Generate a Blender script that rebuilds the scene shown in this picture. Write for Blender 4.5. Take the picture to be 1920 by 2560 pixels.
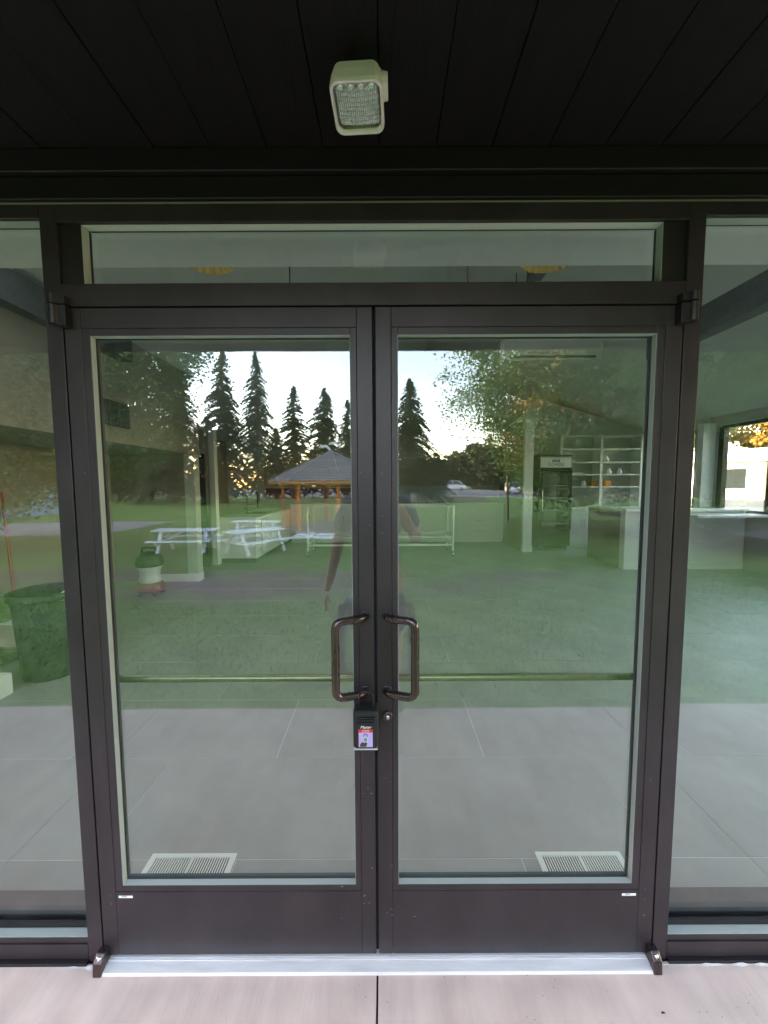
import bpy, math, random
from mathutils import Vector, Matrix, Euler, Quaternion
import numpy as np
random.seed(7); RNG=np.random.default_rng(11)
R=math.radians; PI=math.pi
S=bpy.context.scene
for o in list(bpy.data.objects): bpy.data.objects.remove(o)
COL=S.collection
# ------------------------------------------------ camera
cam=bpy.data.cameras.new('camera'); co=bpy.data.objects.new('camera',cam); COL.objects.link(co)
cam.sensor_width=36; cam.sensor_fit='AUTO'; cam.lens=13.52; cam.clip_start=0.02; cam.clip_end=600
co.location=(0.028,-1.17,1.577)
co.rotation_mode='QUATERNION'
co.rotation_quaternion=Euler((R(90-4.26),0,0)).to_quaternion()@Quaternion((0,0,1),R(-0.27))
S.camera=co
# ------------------------------------------------ light
SUN_EL=8.0; SUN_AZ=255.0     # azimuth clockwise from +Y
w=bpy.data.worlds.new('World'); S.world=w; w.use_nodes=True
nt=w.node_tree; bg=nt.nodes['Background']
sky=nt.nodes.new('ShaderNodeTexSky'); sky.sky_type='NISHITA'; sky.sun_disc=False
sky.sun_elevation=R(SUN_EL); sky.sun_rotation=R(SUN_AZ); sky.air_density=1.0; sky.dust_density=0.35; sky.ozone_density=1.2
wb=nt.nodes.new('ShaderNodeMix'); wb.data_type='RGBA'; wb.blend_type='MULTIPLY'; wb.inputs[0].default_value=1; wb.inputs[7].default_value=(1.24,0.965,0.90,1)
nt.links.new(sky.outputs[0],wb.inputs[6]); nt.links.new(wb.outputs[2],bg.inputs[0]); bg.inputs[1].default_value=0.15
sl=bpy.data.lights.new('sun','SUN'); sl.energy=2.2; sl.angle=R(0.6); sl.color=(1.0,0.72,0.46)
so=bpy.data.objects.new('sun',sl); COL.objects.link(so)
sd=Vector((math.sin(R(SUN_AZ))*math.cos(R(SUN_EL)),math.cos(R(SUN_AZ))*math.cos(R(SUN_EL)),math.sin(R(SUN_EL))))
so.rotation_mode='QUATERNION'; so.rotation_quaternion=sd.to_track_quat('Z','Y'); so.location=(0,-5,12)
S.view_settings.view_transform='Standard'; S.view_settings.look='None'; S.view_settings.gamma=1
S.view_settings.use_curve_mapping=False; S.view_settings.exposure=4.6
S.render.engine='CYCLES'
S.cycles.max_bounces=10; S.cycles.diffuse_bounces=5; S.cycles.glossy_bounces=4; S.cycles.transparent_max_bounces=24
S.cycles.transmission_bounces=6
# ------------------------------------------------ materials
M={}
def mat(name,col,rough=0.6,metal=0.0,var=0.0,vscale=4.0,stretch=(1,1,1),bump=0.0,bscale=60.0,col2=None,spec=0.5,detail=6,coat=0.0,bdist=0.01):
    m=bpy.data.materials.new(name); m.use_nodes=True; t=m.node_tree; N=t.nodes; L=t.links
    p=N['Principled BSDF']; p.inputs['Roughness'].default_value=rough; p.inputs['Metallic'].default_value=metal
    p.inputs['Specular IOR Level'].default_value=spec
    if coat: p.inputs['Coat Weight'].default_value=coat
    p.inputs['Base Color'].default_value=(*col,1)
    if var or bump or col2:
        tc=N.new('ShaderNodeTexCoord'); mp=N.new('ShaderNodeMapping'); mp.inputs['Scale'].default_value=stretch
        L.new(tc.outputs['Object'],mp.inputs[0])
    if var or col2:
        nz=N.new('ShaderNodeTexNoise'); nz.inputs['Scale'].default_value=vscale; nz.inputs['Detail'].default_value=detail; nz.inputs['Roughness'].default_value=0.65
        L.new(mp.outputs[0],nz.inputs['Vector'])
        cr=N.new('ShaderNodeValToRGB'); cr.color_ramp.elements[0].position=0.32; cr.color_ramp.elements[1].position=0.68
        a=col; b=col2 if col2 else tuple(min(1,c*(1+var)) for c in col)
        if not col2: a=tuple(c*(1-var) for c in col)
        cr.color_ramp.elements[0].color=(*a,1); cr.color_ramp.elements[1].color=(*b,1)
        L.new(nz.outputs[0],cr.inputs[0]); L.new(cr.outputs[0],p.inputs['Base Color'])
        rr=N.new('ShaderNodeMapRange'); rr.inputs[3].default_value=max(0.02,rough-0.06); rr.inputs[4].default_value=min(1,rough+0.08)
        L.new(nz.outputs[0],rr.inputs[0]); L.new(rr.outputs[0],p.inputs['Roughness'])
    if bump:
        n2=N.new('ShaderNodeTexNoise'); n2.inputs['Scale'].default_value=bscale; n2.inputs['Detail'].default_value=5
        L.new(mp.outputs[0],n2.inputs['Vector'])
        b=N.new('ShaderNodeBump'); b.inputs['Strength'].default_value=bump; b.inputs['Distance'].default_value=bdist
        L.new(n2.outputs[0],b.inputs['Height']); L.new(b.outputs[0],p.inputs['Normal'])
    M[name]=m; return m
def glass(name,tint,r0,ripple=0.0,refl=(1,1,1)):
    m=bpy.data.materials.new(name); m.use_nodes=True; t=m.node_tree; N=t.nodes; L=t.links
    N.remove(N['Principled BSDF']); out=N['Material Output']
    tr=N.new('ShaderNodeBsdfTransparent'); tr.inputs[0].default_value=(*tint,1)
    gl=N.new('ShaderNodeBsdfGlossy'); gl.inputs['Roughness'].default_value=0.0; gl.inputs[0].default_value=(*refl,1)
    ge=N.new('ShaderNodeNewGeometry'); dt=N.new('ShaderNodeVectorMath'); dt.operation='DOT_PRODUCT'
    L.new(ge.outputs['Incoming'],dt.inputs[0]); L.new(ge.outputs['Normal'],dt.inputs[1])
    ab=N.new('ShaderNodeMath'); ab.operation='ABSOLUTE'; L.new(dt.outputs['Value'],ab.inputs[0])
    on=N.new('ShaderNodeMath'); on.operation='SUBTRACT'; on.inputs[0].default_value=1; L.new(ab.outputs[0],on.inputs[1])
    pw=N.new('ShaderNodeMath'); pw.operation='POWER'; pw.inputs[1].default_value=4.5; L.new(on.outputs[0],pw.inputs[0])
    mr=N.new('ShaderNodeMapRange'); mr.inputs[3].default_value=r0; mr.inputs[4].default_value=1; L.new(pw.outputs[0],mr.inputs[0])
    mx=N.new('ShaderNodeMixShader'); L.new(mr.outputs[0],mx.inputs[0]); L.new(tr.outputs[0],mx.inputs[1]); L.new(gl.outputs[0],mx.inputs[2])
    if ripple:
        tc=N.new('ShaderNodeTexCoord'); nz=N.new('ShaderNodeTexNoise'); nz.inputs['Scale'].default_value=2.2; nz.inputs['Detail'].default_value=1
        L.new(tc.outputs['Object'],nz.inputs['Vector']); b=N.new('ShaderNodeBump'); b.inputs['Strength'].default_value=1; b.inputs['Distance'].default_value=ripple
        L.new(nz.outputs[0],b.inputs['Height']); L.new(b.outputs[0],gl.inputs['Normal'])
    if ripple:
        sm=N.new('ShaderNodeTexNoise'); sm.inputs['Scale'].default_value=5; sm.inputs['Detail'].default_value=10; sm.inputs['Roughness'].default_value=0.72; sm.inputs['Distortion'].default_value=1.2
        L.new(tc.outputs['Object'],sm.inputs['Vector']); s2=N.new('ShaderNodeMapRange'); s2.inputs[1].default_value=0.48; s2.inputs[2].default_value=0.8; s2.inputs[3].default_value=0.0; s2.inputs[4].default_value=0.035
        L.new(sm.outputs[0],s2.inputs[0]); df=N.new('ShaderNodeBsdfDiffuse'); df.inputs[0].default_value=(0.6,0.6,0.58,1)
        m2=N.new('ShaderNodeMixShader'); L.new(s2.outputs[0],m2.inputs[0]); L.new(mx.outputs[0],m2.inputs[1]); L.new(df.outputs[0],m2.inputs[2]); mx=m2
    L.new(mx.outputs[0],out.inputs[0]); M[name]=m; return m
glass('storefront_glass',(0.915,0.955,0.91),0.092,0.0010,(0.95,0.97,1.0))
glass('window_glass',(0.93,0.96,0.95),0.05)
mq=mat('added_skylight',(0.8,0.82,0.8)); _p=mq.node_tree.nodes['Principled BSDF']; _t=mq.node_tree.nodes.new('ShaderNodeBsdfTranslucent'); _t.inputs[0].default_value=(0.85,0.86,0.85,1); mq.node_tree.links.new(_t.outputs[0],mq.node_tree.nodes['Material Output'].inputs[0])  # for skylights added out of view to brighten the room
glass('clear_plastic',(0.95,0.95,0.95),0.08)
mat('bronze',(0.034,0.026,0.029),0.40,0.25,var=0.3,vscale=5,stretch=(1,1,0.6),detail=12,bump=0.06,bscale=450,spec=0.45)
mat('bronze_dark',(0.022,0.018,0.02),0.4,0.3,var=0.1,vscale=9)
mat('oiled_bronze',(0.10,0.072,0.068),0.26,0.85,var=0.1,vscale=12)
mat('gasket',(0.008,0.008,0.009),0.7)
mat('lit_reveal_strip',(0.30,0.33,0.30),0.45)  # pale grey stands for light caught on the bronze reveals
mat('brush_seal',(0.012,0.012,0.014),0.95,bump=0.6,bscale=900)
mat('aluminium',(0.86,0.83,0.81),0.36,0.35,var=0.10,vscale=14,stretch=(0.3,3,3),bump=0.12,bscale=260)
mat('brass_bar',(0.22,0.19,0.14),0.28,0.9)
mat('steel',(0.62,0.62,0.62),0.25,0.9)
mat('black_wood',(0.0055,0.0033,0.0040),0.6,spec=0.25,var=0.35,vscale=3,stretch=(6,0.4,6),bump=0.25,bscale=40)
mat('concrete',(0.62,0.47,0.40),0.85,var=0.0,col2=(0.74,0.58,0.495),vscale=2.2,stretch=(5,0.5,1),bump=0.10,bscale=60,detail=9)
mat('caulk',(0.52,0.50,0.48),0.7,bump=0.3,bscale=200)
mat('lamp_plastic',(0.72,0.62,0.58),0.5,bump=0.05,bscale=300)
mat('lamp_reflector',(0.75,0.75,0.74),0.12,0.9)
mat('lens',(0.85,0.85,0.84),0.08,0.45,spec=0.8)
mat('tile',(0.25,0.24,0.232),0.42,col2=(0.345,0.335,0.325),vscale=1.6,stretch=(1,1,1),detail=9,bump=0.05,bscale=80)
mat('grout',(0.62,0.61,0.58),0.9)
mat('drywall',(0.50,0.50,0.45),0.85,bump=0.06,bscale=160)
mat('drywall_tan',(0.30,0.27,0.21),0.85,bump=0.06,bscale=160)
mat('white_paint',(0.80,0.80,0.76),0.45)
mat('white_top',(0.85,0.85,0.84),0.2)
mat('ceiling_white',(0.62,0.62,0.57),0.9,var=0.03,vscale=2)
mat('beam_grey',(0.10,0.11,0.115),0.6,var=0.2,vscale=3,stretch=(1,8,8))
mat('shiplap',(0.42,0.36,0.25),0.7,var=0.12,vscale=2,stretch=(0.4,5,5))
mat('red_tile',(0.22,0.07,0.06),0.25,var=0.5,vscale=11)
mat('black_metal',(0.011,0.007,0.008),0.4,0.1)
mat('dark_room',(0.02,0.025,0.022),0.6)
mat('gold_shade',(0.75,0.52,0.20),0.45,0.2)
mat('bin_grey',(0.018,0.024,0.027),0.6,var=0.12,vscale=16,bump=0.1,bscale=60)
mat('broom_wood',(0.40,0.10,0.06),0.45)
mat('bristle',(0.16,0.20,0.05),0.9)
mat('green_cloth',(0.10,0.15,0.05),0.9,var=0.3,vscale=9)
mat('cardboard',(0.55,0.42,0.34),0.85,var=0.15,vscale=7)
mat('paper',(0.82,0.82,0.80),0.7)
mat('yellow',(0.75,0.45,0.05),0.5)
mat('red',(0.62,0.03,0.03),0.45)
mat('blue',(0.02,0.12,0.50),0.3,coat=0.6)
mat('car_white',(0.78,0.78,0.78),0.3,coat=0.7)
mat('car_silver',(0.42,0.44,0.46),0.3,0.4,coat=0.7)
mat('tyre',(0.015,0.015,0.016),0.85)
mat('car_glass',(0.02,0.025,0.03),0.05,spec=0.8)
mat('head_lamp',(0.8,0.8,0.8),0.1)
mat('cedar',(0.68,0.26,0.07),0.55,var=0.3,vscale=3,stretch=(4,4,0.5))  # orange raised so the shaded gazebo posts read as sunlit
mat('shingle',(0.20,0.19,0.20),0.85,col2=(0.34,0.33,0.34),vscale=8)
mat('picnic_white',(0.74,0.77,0.80),0.55,var=0.08,vscale=6)
mat('bark',(0.07,0.05,0.035),0.9,var=0.3,vscale=7,stretch=(2,2,0.4),bump=0.6,bscale=14,bdist=0.05)
mat('asphalt',(0.12,0.115,0.13),0.85,var=0.15,vscale=0.4)
mat('gravel',(0.30,0.27,0.25),0.9,var=0.2,vscale=3)
mat('kerb',(0.55,0.53,0.50),0.8)
mat('orange_line',(0.75,0.30,0.03),0.6)
mat('road_white',(0.7,0.7,0.7),0.6)
mat('bed_bark',(0.13,0.065,0.045),0.95,var=0.4,vscale=4)
mat('pale_wall',(0.40,0.38,0.30),0.8,var=0.06,vscale=1)
mat('blue_wall',(0.18,0.32,0.50),0.7,var=0.1,vscale=1)
mat('roof_grey',(0.25,0.24,0.24),0.8)
mat('sign_pink',(0.55,0.04,0.16),0.5)
mat('skin',(0.52,0.27,0.19),0.5,bump=0.05,bscale=200)
mat('shirt',(0.15,0.20,0.30),0.85,var=0.1,vscale=20)
mat('shorts',(0.035,0.035,0.04),0.9)
mat('shoe',(0.05,0.055,0.065),0.8)
mat('hair',(0.06,0.04,0.03),0.7)
mat('mask_blue',(0.12,0.25,0.62),0.7)
mat('vac_red',(0.22,0.03,0.03),0.4)
mat('vac_grey',(0.55,0.55,0.52),0.45)
mat('rubber_black',(0.01,0.01,0.01),0.6)
mat('label_violet',(0.50,0.38,0.72),0.4)
mat('metal_blue',(0.55,0.62,0.72),0.4,0.5)
def concrete_detail():
    t=M['concrete'].node_tree; N=t.nodes; L=t.links; p=N['Principled BSDF']; src=p.inputs['Base Color'].links[0].from_socket
    tc=N.new('ShaderNodeNewGeometry')
    v=N.new('ShaderNodeTexVoronoi'); v.inputs['Scale'].default_value=55; L.new(tc.outputs['Position'],v.inputs['Vector'])
    n=N.new('ShaderNodeTexNoise'); n.inputs['Scale'].default_value=6; n.inputs['Detail'].default_value=8; L.new(tc.outputs['Position'],n.inputs['Vector'])
    a=N.new('ShaderNodeMath'); a.operation='LESS_THAN'; a.inputs[1].default_value=0.085; L.new(v.outputs['Distance'],a.inputs[0])
    c=N.new('ShaderNodeMath'); c.operation='GREATER_THAN'; c.inputs[1].default_value=0.60; L.new(n.outputs[0],c.inputs[0])
    m=N.new('ShaderNodeMath'); m.operation='MULTIPLY'; L.new(a.outputs[0],m.inputs[0]); L.new(c.outputs[0],m.inputs[1])
    x=N.new('ShaderNodeMix'); x.data_type='RGBA'; x.inputs[7].default_value=(0.22,0.17,0.15,1); L.new(m.outputs[0],x.inputs[0]); L.new(src,x.inputs[6])
    st=N.new('ShaderNodeMapRange'); st.inputs[1].default_value=0.35; st.inputs[2].default_value=0.75; st.inputs[3].default_value=1.0; st.inputs[4].default_value=0.80; L.new(n.outputs[0],st.inputs[0])
    y=N.new('ShaderNodeMix'); y.data_type='RGBA'; y.blend_type='MULTIPLY'; y.inputs[0].default_value=1; L.new(x.outputs[2],y.inputs[6]); L.new(st.outputs[0],y.inputs[7])
    L.new(y.outputs[2],p.inputs['Base Color'])
    mp=N.new('ShaderNodeMapping'); mp.inputs['Scale'].default_value=(260,5,1); L.new(tc.outputs['Position'],mp.inputs[0]); br=N.new('ShaderNodeTexNoise'); br.inputs['Scale'].default_value=1; br.inputs['Detail'].default_value=3; L.new(mp.outputs[0],br.inputs['Vector'])
    b=N.new('ShaderNodeBump'); b.inputs['Strength'].default_value=0.35; b.inputs['Distance'].default_value=0.003; L.new(br.outputs[0],b.inputs['Height'])
    old=p.inputs['Normal'].links[0].from_socket; L.new(old,b.inputs['Normal']); L.new(b.outputs[0],p.inputs['Normal'])
concrete_detail()
# lawn: shade green, bare brown earth in patches
def lawn_mat():
    m=bpy.data.materials.new('lawn'); m.use_nodes=True; t=m.node_tree; N=t.nodes; L=t.links; p=N['Principled BSDF']; p.inputs['Roughness'].default_value=0.95
    p.inputs['Specular IOR Level'].default_value=0.15
    tc=N.new('ShaderNodeTexCoord'); g=N.new('ShaderNodeTexNoise'); g.inputs['Scale'].default_value=1.1; g.inputs['Detail'].default_value=13; g.inputs['Roughness'].default_value=0.75
    L.new(tc.outputs['Object'],g.inputs['Vector'])
    cr=N.new('ShaderNodeValToRGB'); cr.color_ramp.elements[0].position=0.3; cr.color_ramp.elements[1].position=0.7
    cr.color_ramp.elements[0].color=(0.082,0.155,0.028,1); cr.color_ramp.elements[1].color=(0.20,0.31,0.065,1); L.new(g.outputs[0],cr.inputs[0])
    # patches: ellipses distorted by noise
    sx=N.new('ShaderNodeSeparateXYZ'); wn=N.new('ShaderNodeTexNoise'); wn.inputs['Scale'].default_value=0.9; wn.inputs['Detail'].default_value=7; wn.inputs['Roughness'].default_value=0.7
    L.new(tc.outputs['Object'],wn.inputs['Vector']); L.new(tc.outputs['Object'],sx.inputs[0])
    def mth(op,a,b=None):
        n=N.new('ShaderNodeMath'); n.operation=op
        for i,v in enumerate((a,b)):
            if v is None: continue
            if isinstance(v,(int,float)): n.inputs[i].default_value=v
            else: L.new(v,n.inputs[i])
        return n.outputs[0]
    tot=None
    for (cx,cy,rx,ry,amp) in ((-2.6,-6.3,3.1,1.75,1.0),(2.8,-6.6,1.6,0.8,0.7),(0.6,-5.6,2.4,0.7,0.45),(-7.5,-7,3,1.4,0.8)):
        a=mth('DIVIDE',mth('SUBTRACT',sx.outputs[0],cx),rx); b=mth('DIVIDE',mth('SUBTRACT',sx.outputs[1],cy),ry)
        d=mth('ADD',mth('MULTIPLY',a,a),mth('MULTIPLY',b,b))
        e=mth('MULTIPLY',mth('MAXIMUM',mth('SUBTRACT',1.45,d),0.0),amp)
        tot=e if tot is None else mth('MAXIMUM',tot,e)
    f=mth('MULTIPLY',tot,mth('SUBTRACT',mth('MULTIPLY',wn.outputs[0],3.6),1.05))
    f=mth('MINIMUM',mth('MAXIMUM',f,0.0),1.0)
    dn=N.new('ShaderNodeTexNoise'); dn.inputs['Scale'].default_value=9; dn.inputs['Detail'].default_value=8; L.new(tc.outputs['Object'],dn.inputs['Vector'])
    dc=N.new('ShaderNodeValToRGB'); dc.color_ramp.elements[0].color=(0.09,0.058,0.055,1); dc.color_ramp.elements[1].color=(0.27,0.19,0.17,1)
    dc.color_ramp.elements[0].position=0.3; dc.color_ramp.elements[1].position=0.7; L.new(dn.outputs[0],dc.inputs[0])
    mx=N.new('ShaderNodeMix'); mx.data_type='RGBA'; L.new(f,mx.inputs[0]); L.new(cr.outputs[0],mx.inputs[6]); L.new(dc.outputs[0],mx.inputs[7])
    L.new(mx.outputs[2],p.inputs['Base Color'])
    b=N.new('ShaderNodeBump'); b.inputs['Strength'].default_value=0.6; b.inputs['Distance'].default_value=0.03; L.new(dn.outputs[0],b.inputs['Height']); L.new(b.outputs[0],p.inputs['Normal'])
    M['lawn']=m
lawn_mat()
def leaf_mat(name):
    m=bpy.data.materials.new(name); m.use_nodes=True; t=m.node_tree; N=t.nodes; L=t.links; p=N['Principled BSDF']
    p.inputs['Roughness'].default_value=0.6; p.inputs['Specular IOR Level'].default_value=0.25
    a=N.new('ShaderNodeAttribute'); a.attribute_name='tint'; L.new(a.outputs['Color'],p.inputs['Base Color'])
    tl=N.new('ShaderNodeBsdfTranslucent'); L.new(a.outputs['Color'],tl.inputs[0]); mx=N.new('ShaderNodeMixShader'); mx.inputs[0].default_value=0.3
    L.new(p.outputs[0],mx.inputs[1]); L.new(tl.outputs[0],mx.inputs[2]); L.new(mx.outputs[0],N['Material Output'].inputs[0]); M[name]=m
leaf_mat('leaf')
# ------------------------------------------------ geometry helpers
class MB:
    def __init__(s): s.v=[]; s.f=[]; s.sm=[]
    def add(s,vs,fs,smooth=False):
        n=len(s.v); s.v+=[tuple(v) for v in vs]; s.f+=[tuple(i+n for i in f) for f in fs]; s.sm+=[smooth]*len(fs); return s
    def box(s,x0,x1,y0,y1,z0,z1,mtx=None):
        vs=[Vector(p) for p in ((x0,y0,z0),(x1,y0,z0),(x1,y1,z0),(x0,y1,z0),(x0,y0,z1),(x1,y0,z1),(x1,y1,z1),(x0,y1,z1))]
        if mtx: vs=[mtx@v for v in vs]
        return s.add(vs,[(0,3,2,1),(4,5,6,7),(0,1,5,4),(1,2,6,5),(2,3,7,6),(3,0,4,7)])
    def bar(s,a,b,w,d=None,up=(0,0,1)):
        d=d or w; a=Vector(a); b=Vector(b); z=(b-a).normalized(); u=Vector(up)
        if abs(z.dot(u))>0.98: u=Vector((0,1,0))
        x=z.cross(u).normalized(); y=z.cross(x).normalized()
        vs=[]
        for p in (a,b):
            for i,j in ((-1,-1),(1,-1),(1,1),(-1,1)): vs.append(p+x*(w/2*i)+y*(d/2*j))
        return s.add(vs,[(0,3,2,1),(4,5,6,7),(0,1,5,4),(1,2,6,5),(2,3,7,6),(3,0,4,7)])
    def tube(s,pts,r,n=10,cap=True):
        pts=[Vector(p) for p in pts]; rs=r if isinstance(r,(list,tuple)) else [r]*len(pts); vs=[]; fs=[]
        prev=None
        for i,p in enumerate(pts):
            t=((pts[min(i+1,len(pts)-1)]-pts[max(i-1,0)])).normalized()
            if prev is None:
                u=Vector((0,0,1)) if abs(t.z)<0.9 else Vector((1,0,0)); x=t.cross(u).normalized()
            else:
                x=(prev-t*prev.dot(t)).normalized()
            prev=x; y=t.cross(x)
            for k in range(n):
                a=2*PI*k/n; vs.append(p+x*(math.cos(a)*rs[i])+y*(math.sin(a)*rs[i]))
        for i in range(len(pts)-1):
            for k in range(n):
                a=i*n+k; b=i*n+(k+1)%n; fs.append((a,b,b+n,a+n))
        s.add(vs,fs,True)
        if cap:
            s.add(vs[:n],[tuple(reversed(range(n)))]); s.add(vs[-n:],[tuple(range(n))])
        return s
    def lathe(s,prof,n=24,mtx=None,smooth=True):   # prof: (r,z)
        vs=[]; fs=[]
        for r,z in prof:
            for k in range(n):
                a=2*PI*k/n; v=Vector((r*math.cos(a),r*math.sin(a),z)); vs.append(mtx@v if mtx else v)
        for i in range(len(prof)-1):
            for k in range(n):
                a=i*n+k; b=i*n+(k+1)%n; fs.append((a,b,b+n,a+n))
        return s.add(vs,fs,smooth)
    def prism(s,poly,d0,d1,axis='y'):
        n=len(poly)
        def P(a,b,d): return {'y':(a,d,b),'x':(d,a,b),'z':(a,b,d)}[axis]
        vs=[P(a,b,d0) for a,b in poly]+[P(a,b,d1) for a,b in poly]
        return s.add(vs,[tuple(range(n)),tuple(reversed(range(n,2*n)))]+[(i,i+n,(i+1)%n+n,(i+1)%n) for i in range(n)])
    def mesh(s,name,m):
        me=bpy.data.meshes.new(name); me.from_pydata(s.v,[],s.f); me.polygons.foreach_set('use_smooth',s.sm)
        ms=m if isinstance(m,(list,tuple)) else [m]
        for q in ms: me.materials.append(M[q])
        me.update()
        return me
    def build(s,name,m,parent=None,bevel=0,loc=(0,0,0),fix=True):
        me=s.mesh(name,m)
        if fix:
            import bmesh
            b=bmesh.new(); b.from_mesh(me); bmesh.ops.recalc_face_normals(b,faces=b.faces); b.to_mesh(me); b.free()
        o=bpy.data.objects.new(name,me); COL.objects.link(o); o.location=loc
        if parent: o.parent=parent
        if bevel:
            bv=o.modifiers.new('bevel','BEVEL'); bv.width=bevel; bv.segments=2; bv.limit_method='ANGLE'
        return o
def tag(o,label=None,cat=None,group=None,kind=None):
    if label: o['label']=label
    if cat: o['category']=cat
    if group: o['group']=group
    if kind: o['kind']=kind
    return o
def thing(name,label,cat,loc=(0,0,0),rz=0,group=None):
    o=bpy.data.objects.new(name,None); COL.objects.link(o); o.location=loc; o.rotation_euler=(0,0,rz); o.empty_display_size=0.1
    return tag(o,label,cat,group)
def rbox(x0,x1,y0,y1,r,seg=5):    # rounded rectangle outline
    pts=[]
    for cx,cy,a0 in ((x1-r,y1-r,0),(x0+r,y1-r,90),(x0+r,y0+r,180),(x1-r,y0+r,270)):
        for i in range(seg+1):
            a=R(a0+90*i/seg); pts.append((cx+r*math.cos(a),cy+r*math.sin(a)))
    return pts
def rounded(pts,rad,seg=8):     # round the corners of a polyline
    pts=[Vector(p) for p in pts]; out=[pts[0]]
    for i in range(1,len(pts)-1):
        a=(pts[i-1]-pts[i]).normalized(); b=(pts[i+1]-pts[i]).normalized()
        p0=pts[i]+a*rad; p2=pts[i]+b*rad
        for k in range(seg+1):
            t=k/seg; out.append(p0*(1-t)**2+pts[i]*2*t*(1-t)+p2*t*t)
    out.append(pts[-1]); return out
def text_mesh(name,txt,size,m,parent,loc,rot=(PI/2,0,0),ext=0.0006,sx=1.0,shear=0.0,align='CENTER',spacing=1.0):
    c=bpy.data.curves.new(name,'FONT'); c.body=txt; c.size=size; c.extrude=ext; c.align_x=align; c.align_y='CENTER'; c.shear=shear; c.space_character=spacing
    t=bpy.data.objects.new(name,c); COL.objects.link(t); bpy.context.view_layer.update()
    me=bpy.data.meshes.new_from_object(t); bpy.data.objects.remove(t); bpy.data.curves.remove(c)
    me.materials.clear(); me.materials.append(M[m]); o=bpy.data.objects.new(name,me); COL.objects.link(o)
    o.parent=parent; o.location=loc; o.rotation_euler=rot; o.scale=(sx,1,1); return o
def copy_tree(o,parent=None):
    c=o.copy(); COL.objects.link(c)
    if parent: c.parent=parent
    for ch in list(o.children): copy_tree(ch,c)
    return c
# ================================================= GROUND
def gz(x,y):       # terrain height: flat near the building, rising a little far off
    if y>-1.4: return -0.055
    t=min(1,(-y-1.4)/11.0); t=t*t*(3-2*t)*0.35+t*0.65
    return -0.055-0.72*t+0.011*max(0,min(50,-y-22))
mb=MB(); xs=[-200,-120,-80,-50,-30,-20,-12,-6,0,6,12,20,30,45,60,80,120,200]; ys=[200,120,60,30,15,0.14,-1.40,-3,-4.6,-6.2,-8,-10,-12.4,-16,-22,-30,-40,-53,-62,-75,-95,-130,-200]
for y in ys:
    for x in xs: mb.v.append((x,y,gz(x,y)-(0.3 if (-4.5<x<6.7 and 0.1<y<16) else 0)))
nx=len(xs)
for j in range(len(ys)-1):
    for i in range(nx-1): mb.f.append((j*nx+i,(j+1)*nx+i,(j+1)*nx+i+1,j*nx+i+1)); mb.sm.append(False)
tag(mb.build('lawn_ground','lawn'),kind='structure')
def sheet(name,m,x0,x1,y0,y1,dz,n=10):
    b=MB(); k=n
    yy=sorted(set([y0+(y1-y0)*i/k for i in range(k+1)]+[q for q in ys if y0<q<y1]))
    for i in range(len(yy)-1):
        a,c=yy[i],yy[i+1]
        b.add([(x0,a,gz(x0,a)+dz),(x1,a,gz(x1,a)+dz),(x1,c,gz(x1,c)+dz),(x0,c,gz(x0,c)+dz)],[(0,1,2,3)])
    return b.build(name,m)
tag(sheet('parking_lot','asphalt',-10,90,-110,-53,0.012),kind='structure')
tag(sheet('parking_lot','asphalt',-60,-10.01,-110,-60,0.012),kind='structure')
tag(sheet('planting_bed','bed_bark',1.2,13,-52,-43,0.016),kind='structure')
tag(sheet('planting_bed','bed_bark',-18,-4,-58,-54,0.016),kind='structure')
tag(sheet('gravel_path','gravel',-60,-13,-22.5,-16.5,0.012),kind='structure')
b=MB()
for (x0,x1,y) in ((-10,90,-52.9),): b.box(x0,x1,y-0.15,y+0.05,gz(0,y)-0.2,gz(0,y)+0.13)
tag(b.build('kerb','kerb'),kind='structure')
for k,(x0,x1,y) in enumerate(((22,80,-57.0),(22,80,-62.5))):
    tag(sheet('painted_line','orange_line',x0,x1,y-0.12,y+0.12,0.018,1),kind='structure')
for k in range(9):
    x=8+k*3.0
    tag(sheet('painted_line','road_white',x-0.06,x+0.06,-75,-70,0.018,2),kind='structure')
# road to the right of the building
b=MB(); b.add([(11,-20,-0.040),(60,-20,-0.040),(60,70,-0.040),(11,70,-0.040)],[(0,1,2,3)]); tag(b.build('side_road','asphalt'),kind='structure')
b=MB(); b.add([(16.0,8,-0.034),(16.2,8,-0.034),(16.2,60,-0.034),(16.0,60,-0.034)],[(0,1,2,3)]); tag(b.build('painted_line','orange_line'),kind='structure')
# ================================================= CONCRETE APRON in slabs
JX=[-7.9,-6.3,-4.73,-3.15,-1.575,0.0,1.575,3.15,4.73,6.3,7.9]
apron=MB().box(-7.9,7.9,-1.40,0.118,-0.20,-0.032).build('concrete_apron','grout'); apron.data.materials[0]=M['gasket']; tag(apron,kind='structure')
for i in range(len(JX)-1):
    MB().box(JX[i]+0.003,JX[i+1]-0.003,-1.40,-0.002 if -3<JX[i]<3 else -0.002,-0.14,-0.014).build('concrete_slab','concrete',apron,bevel=0.004)
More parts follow.
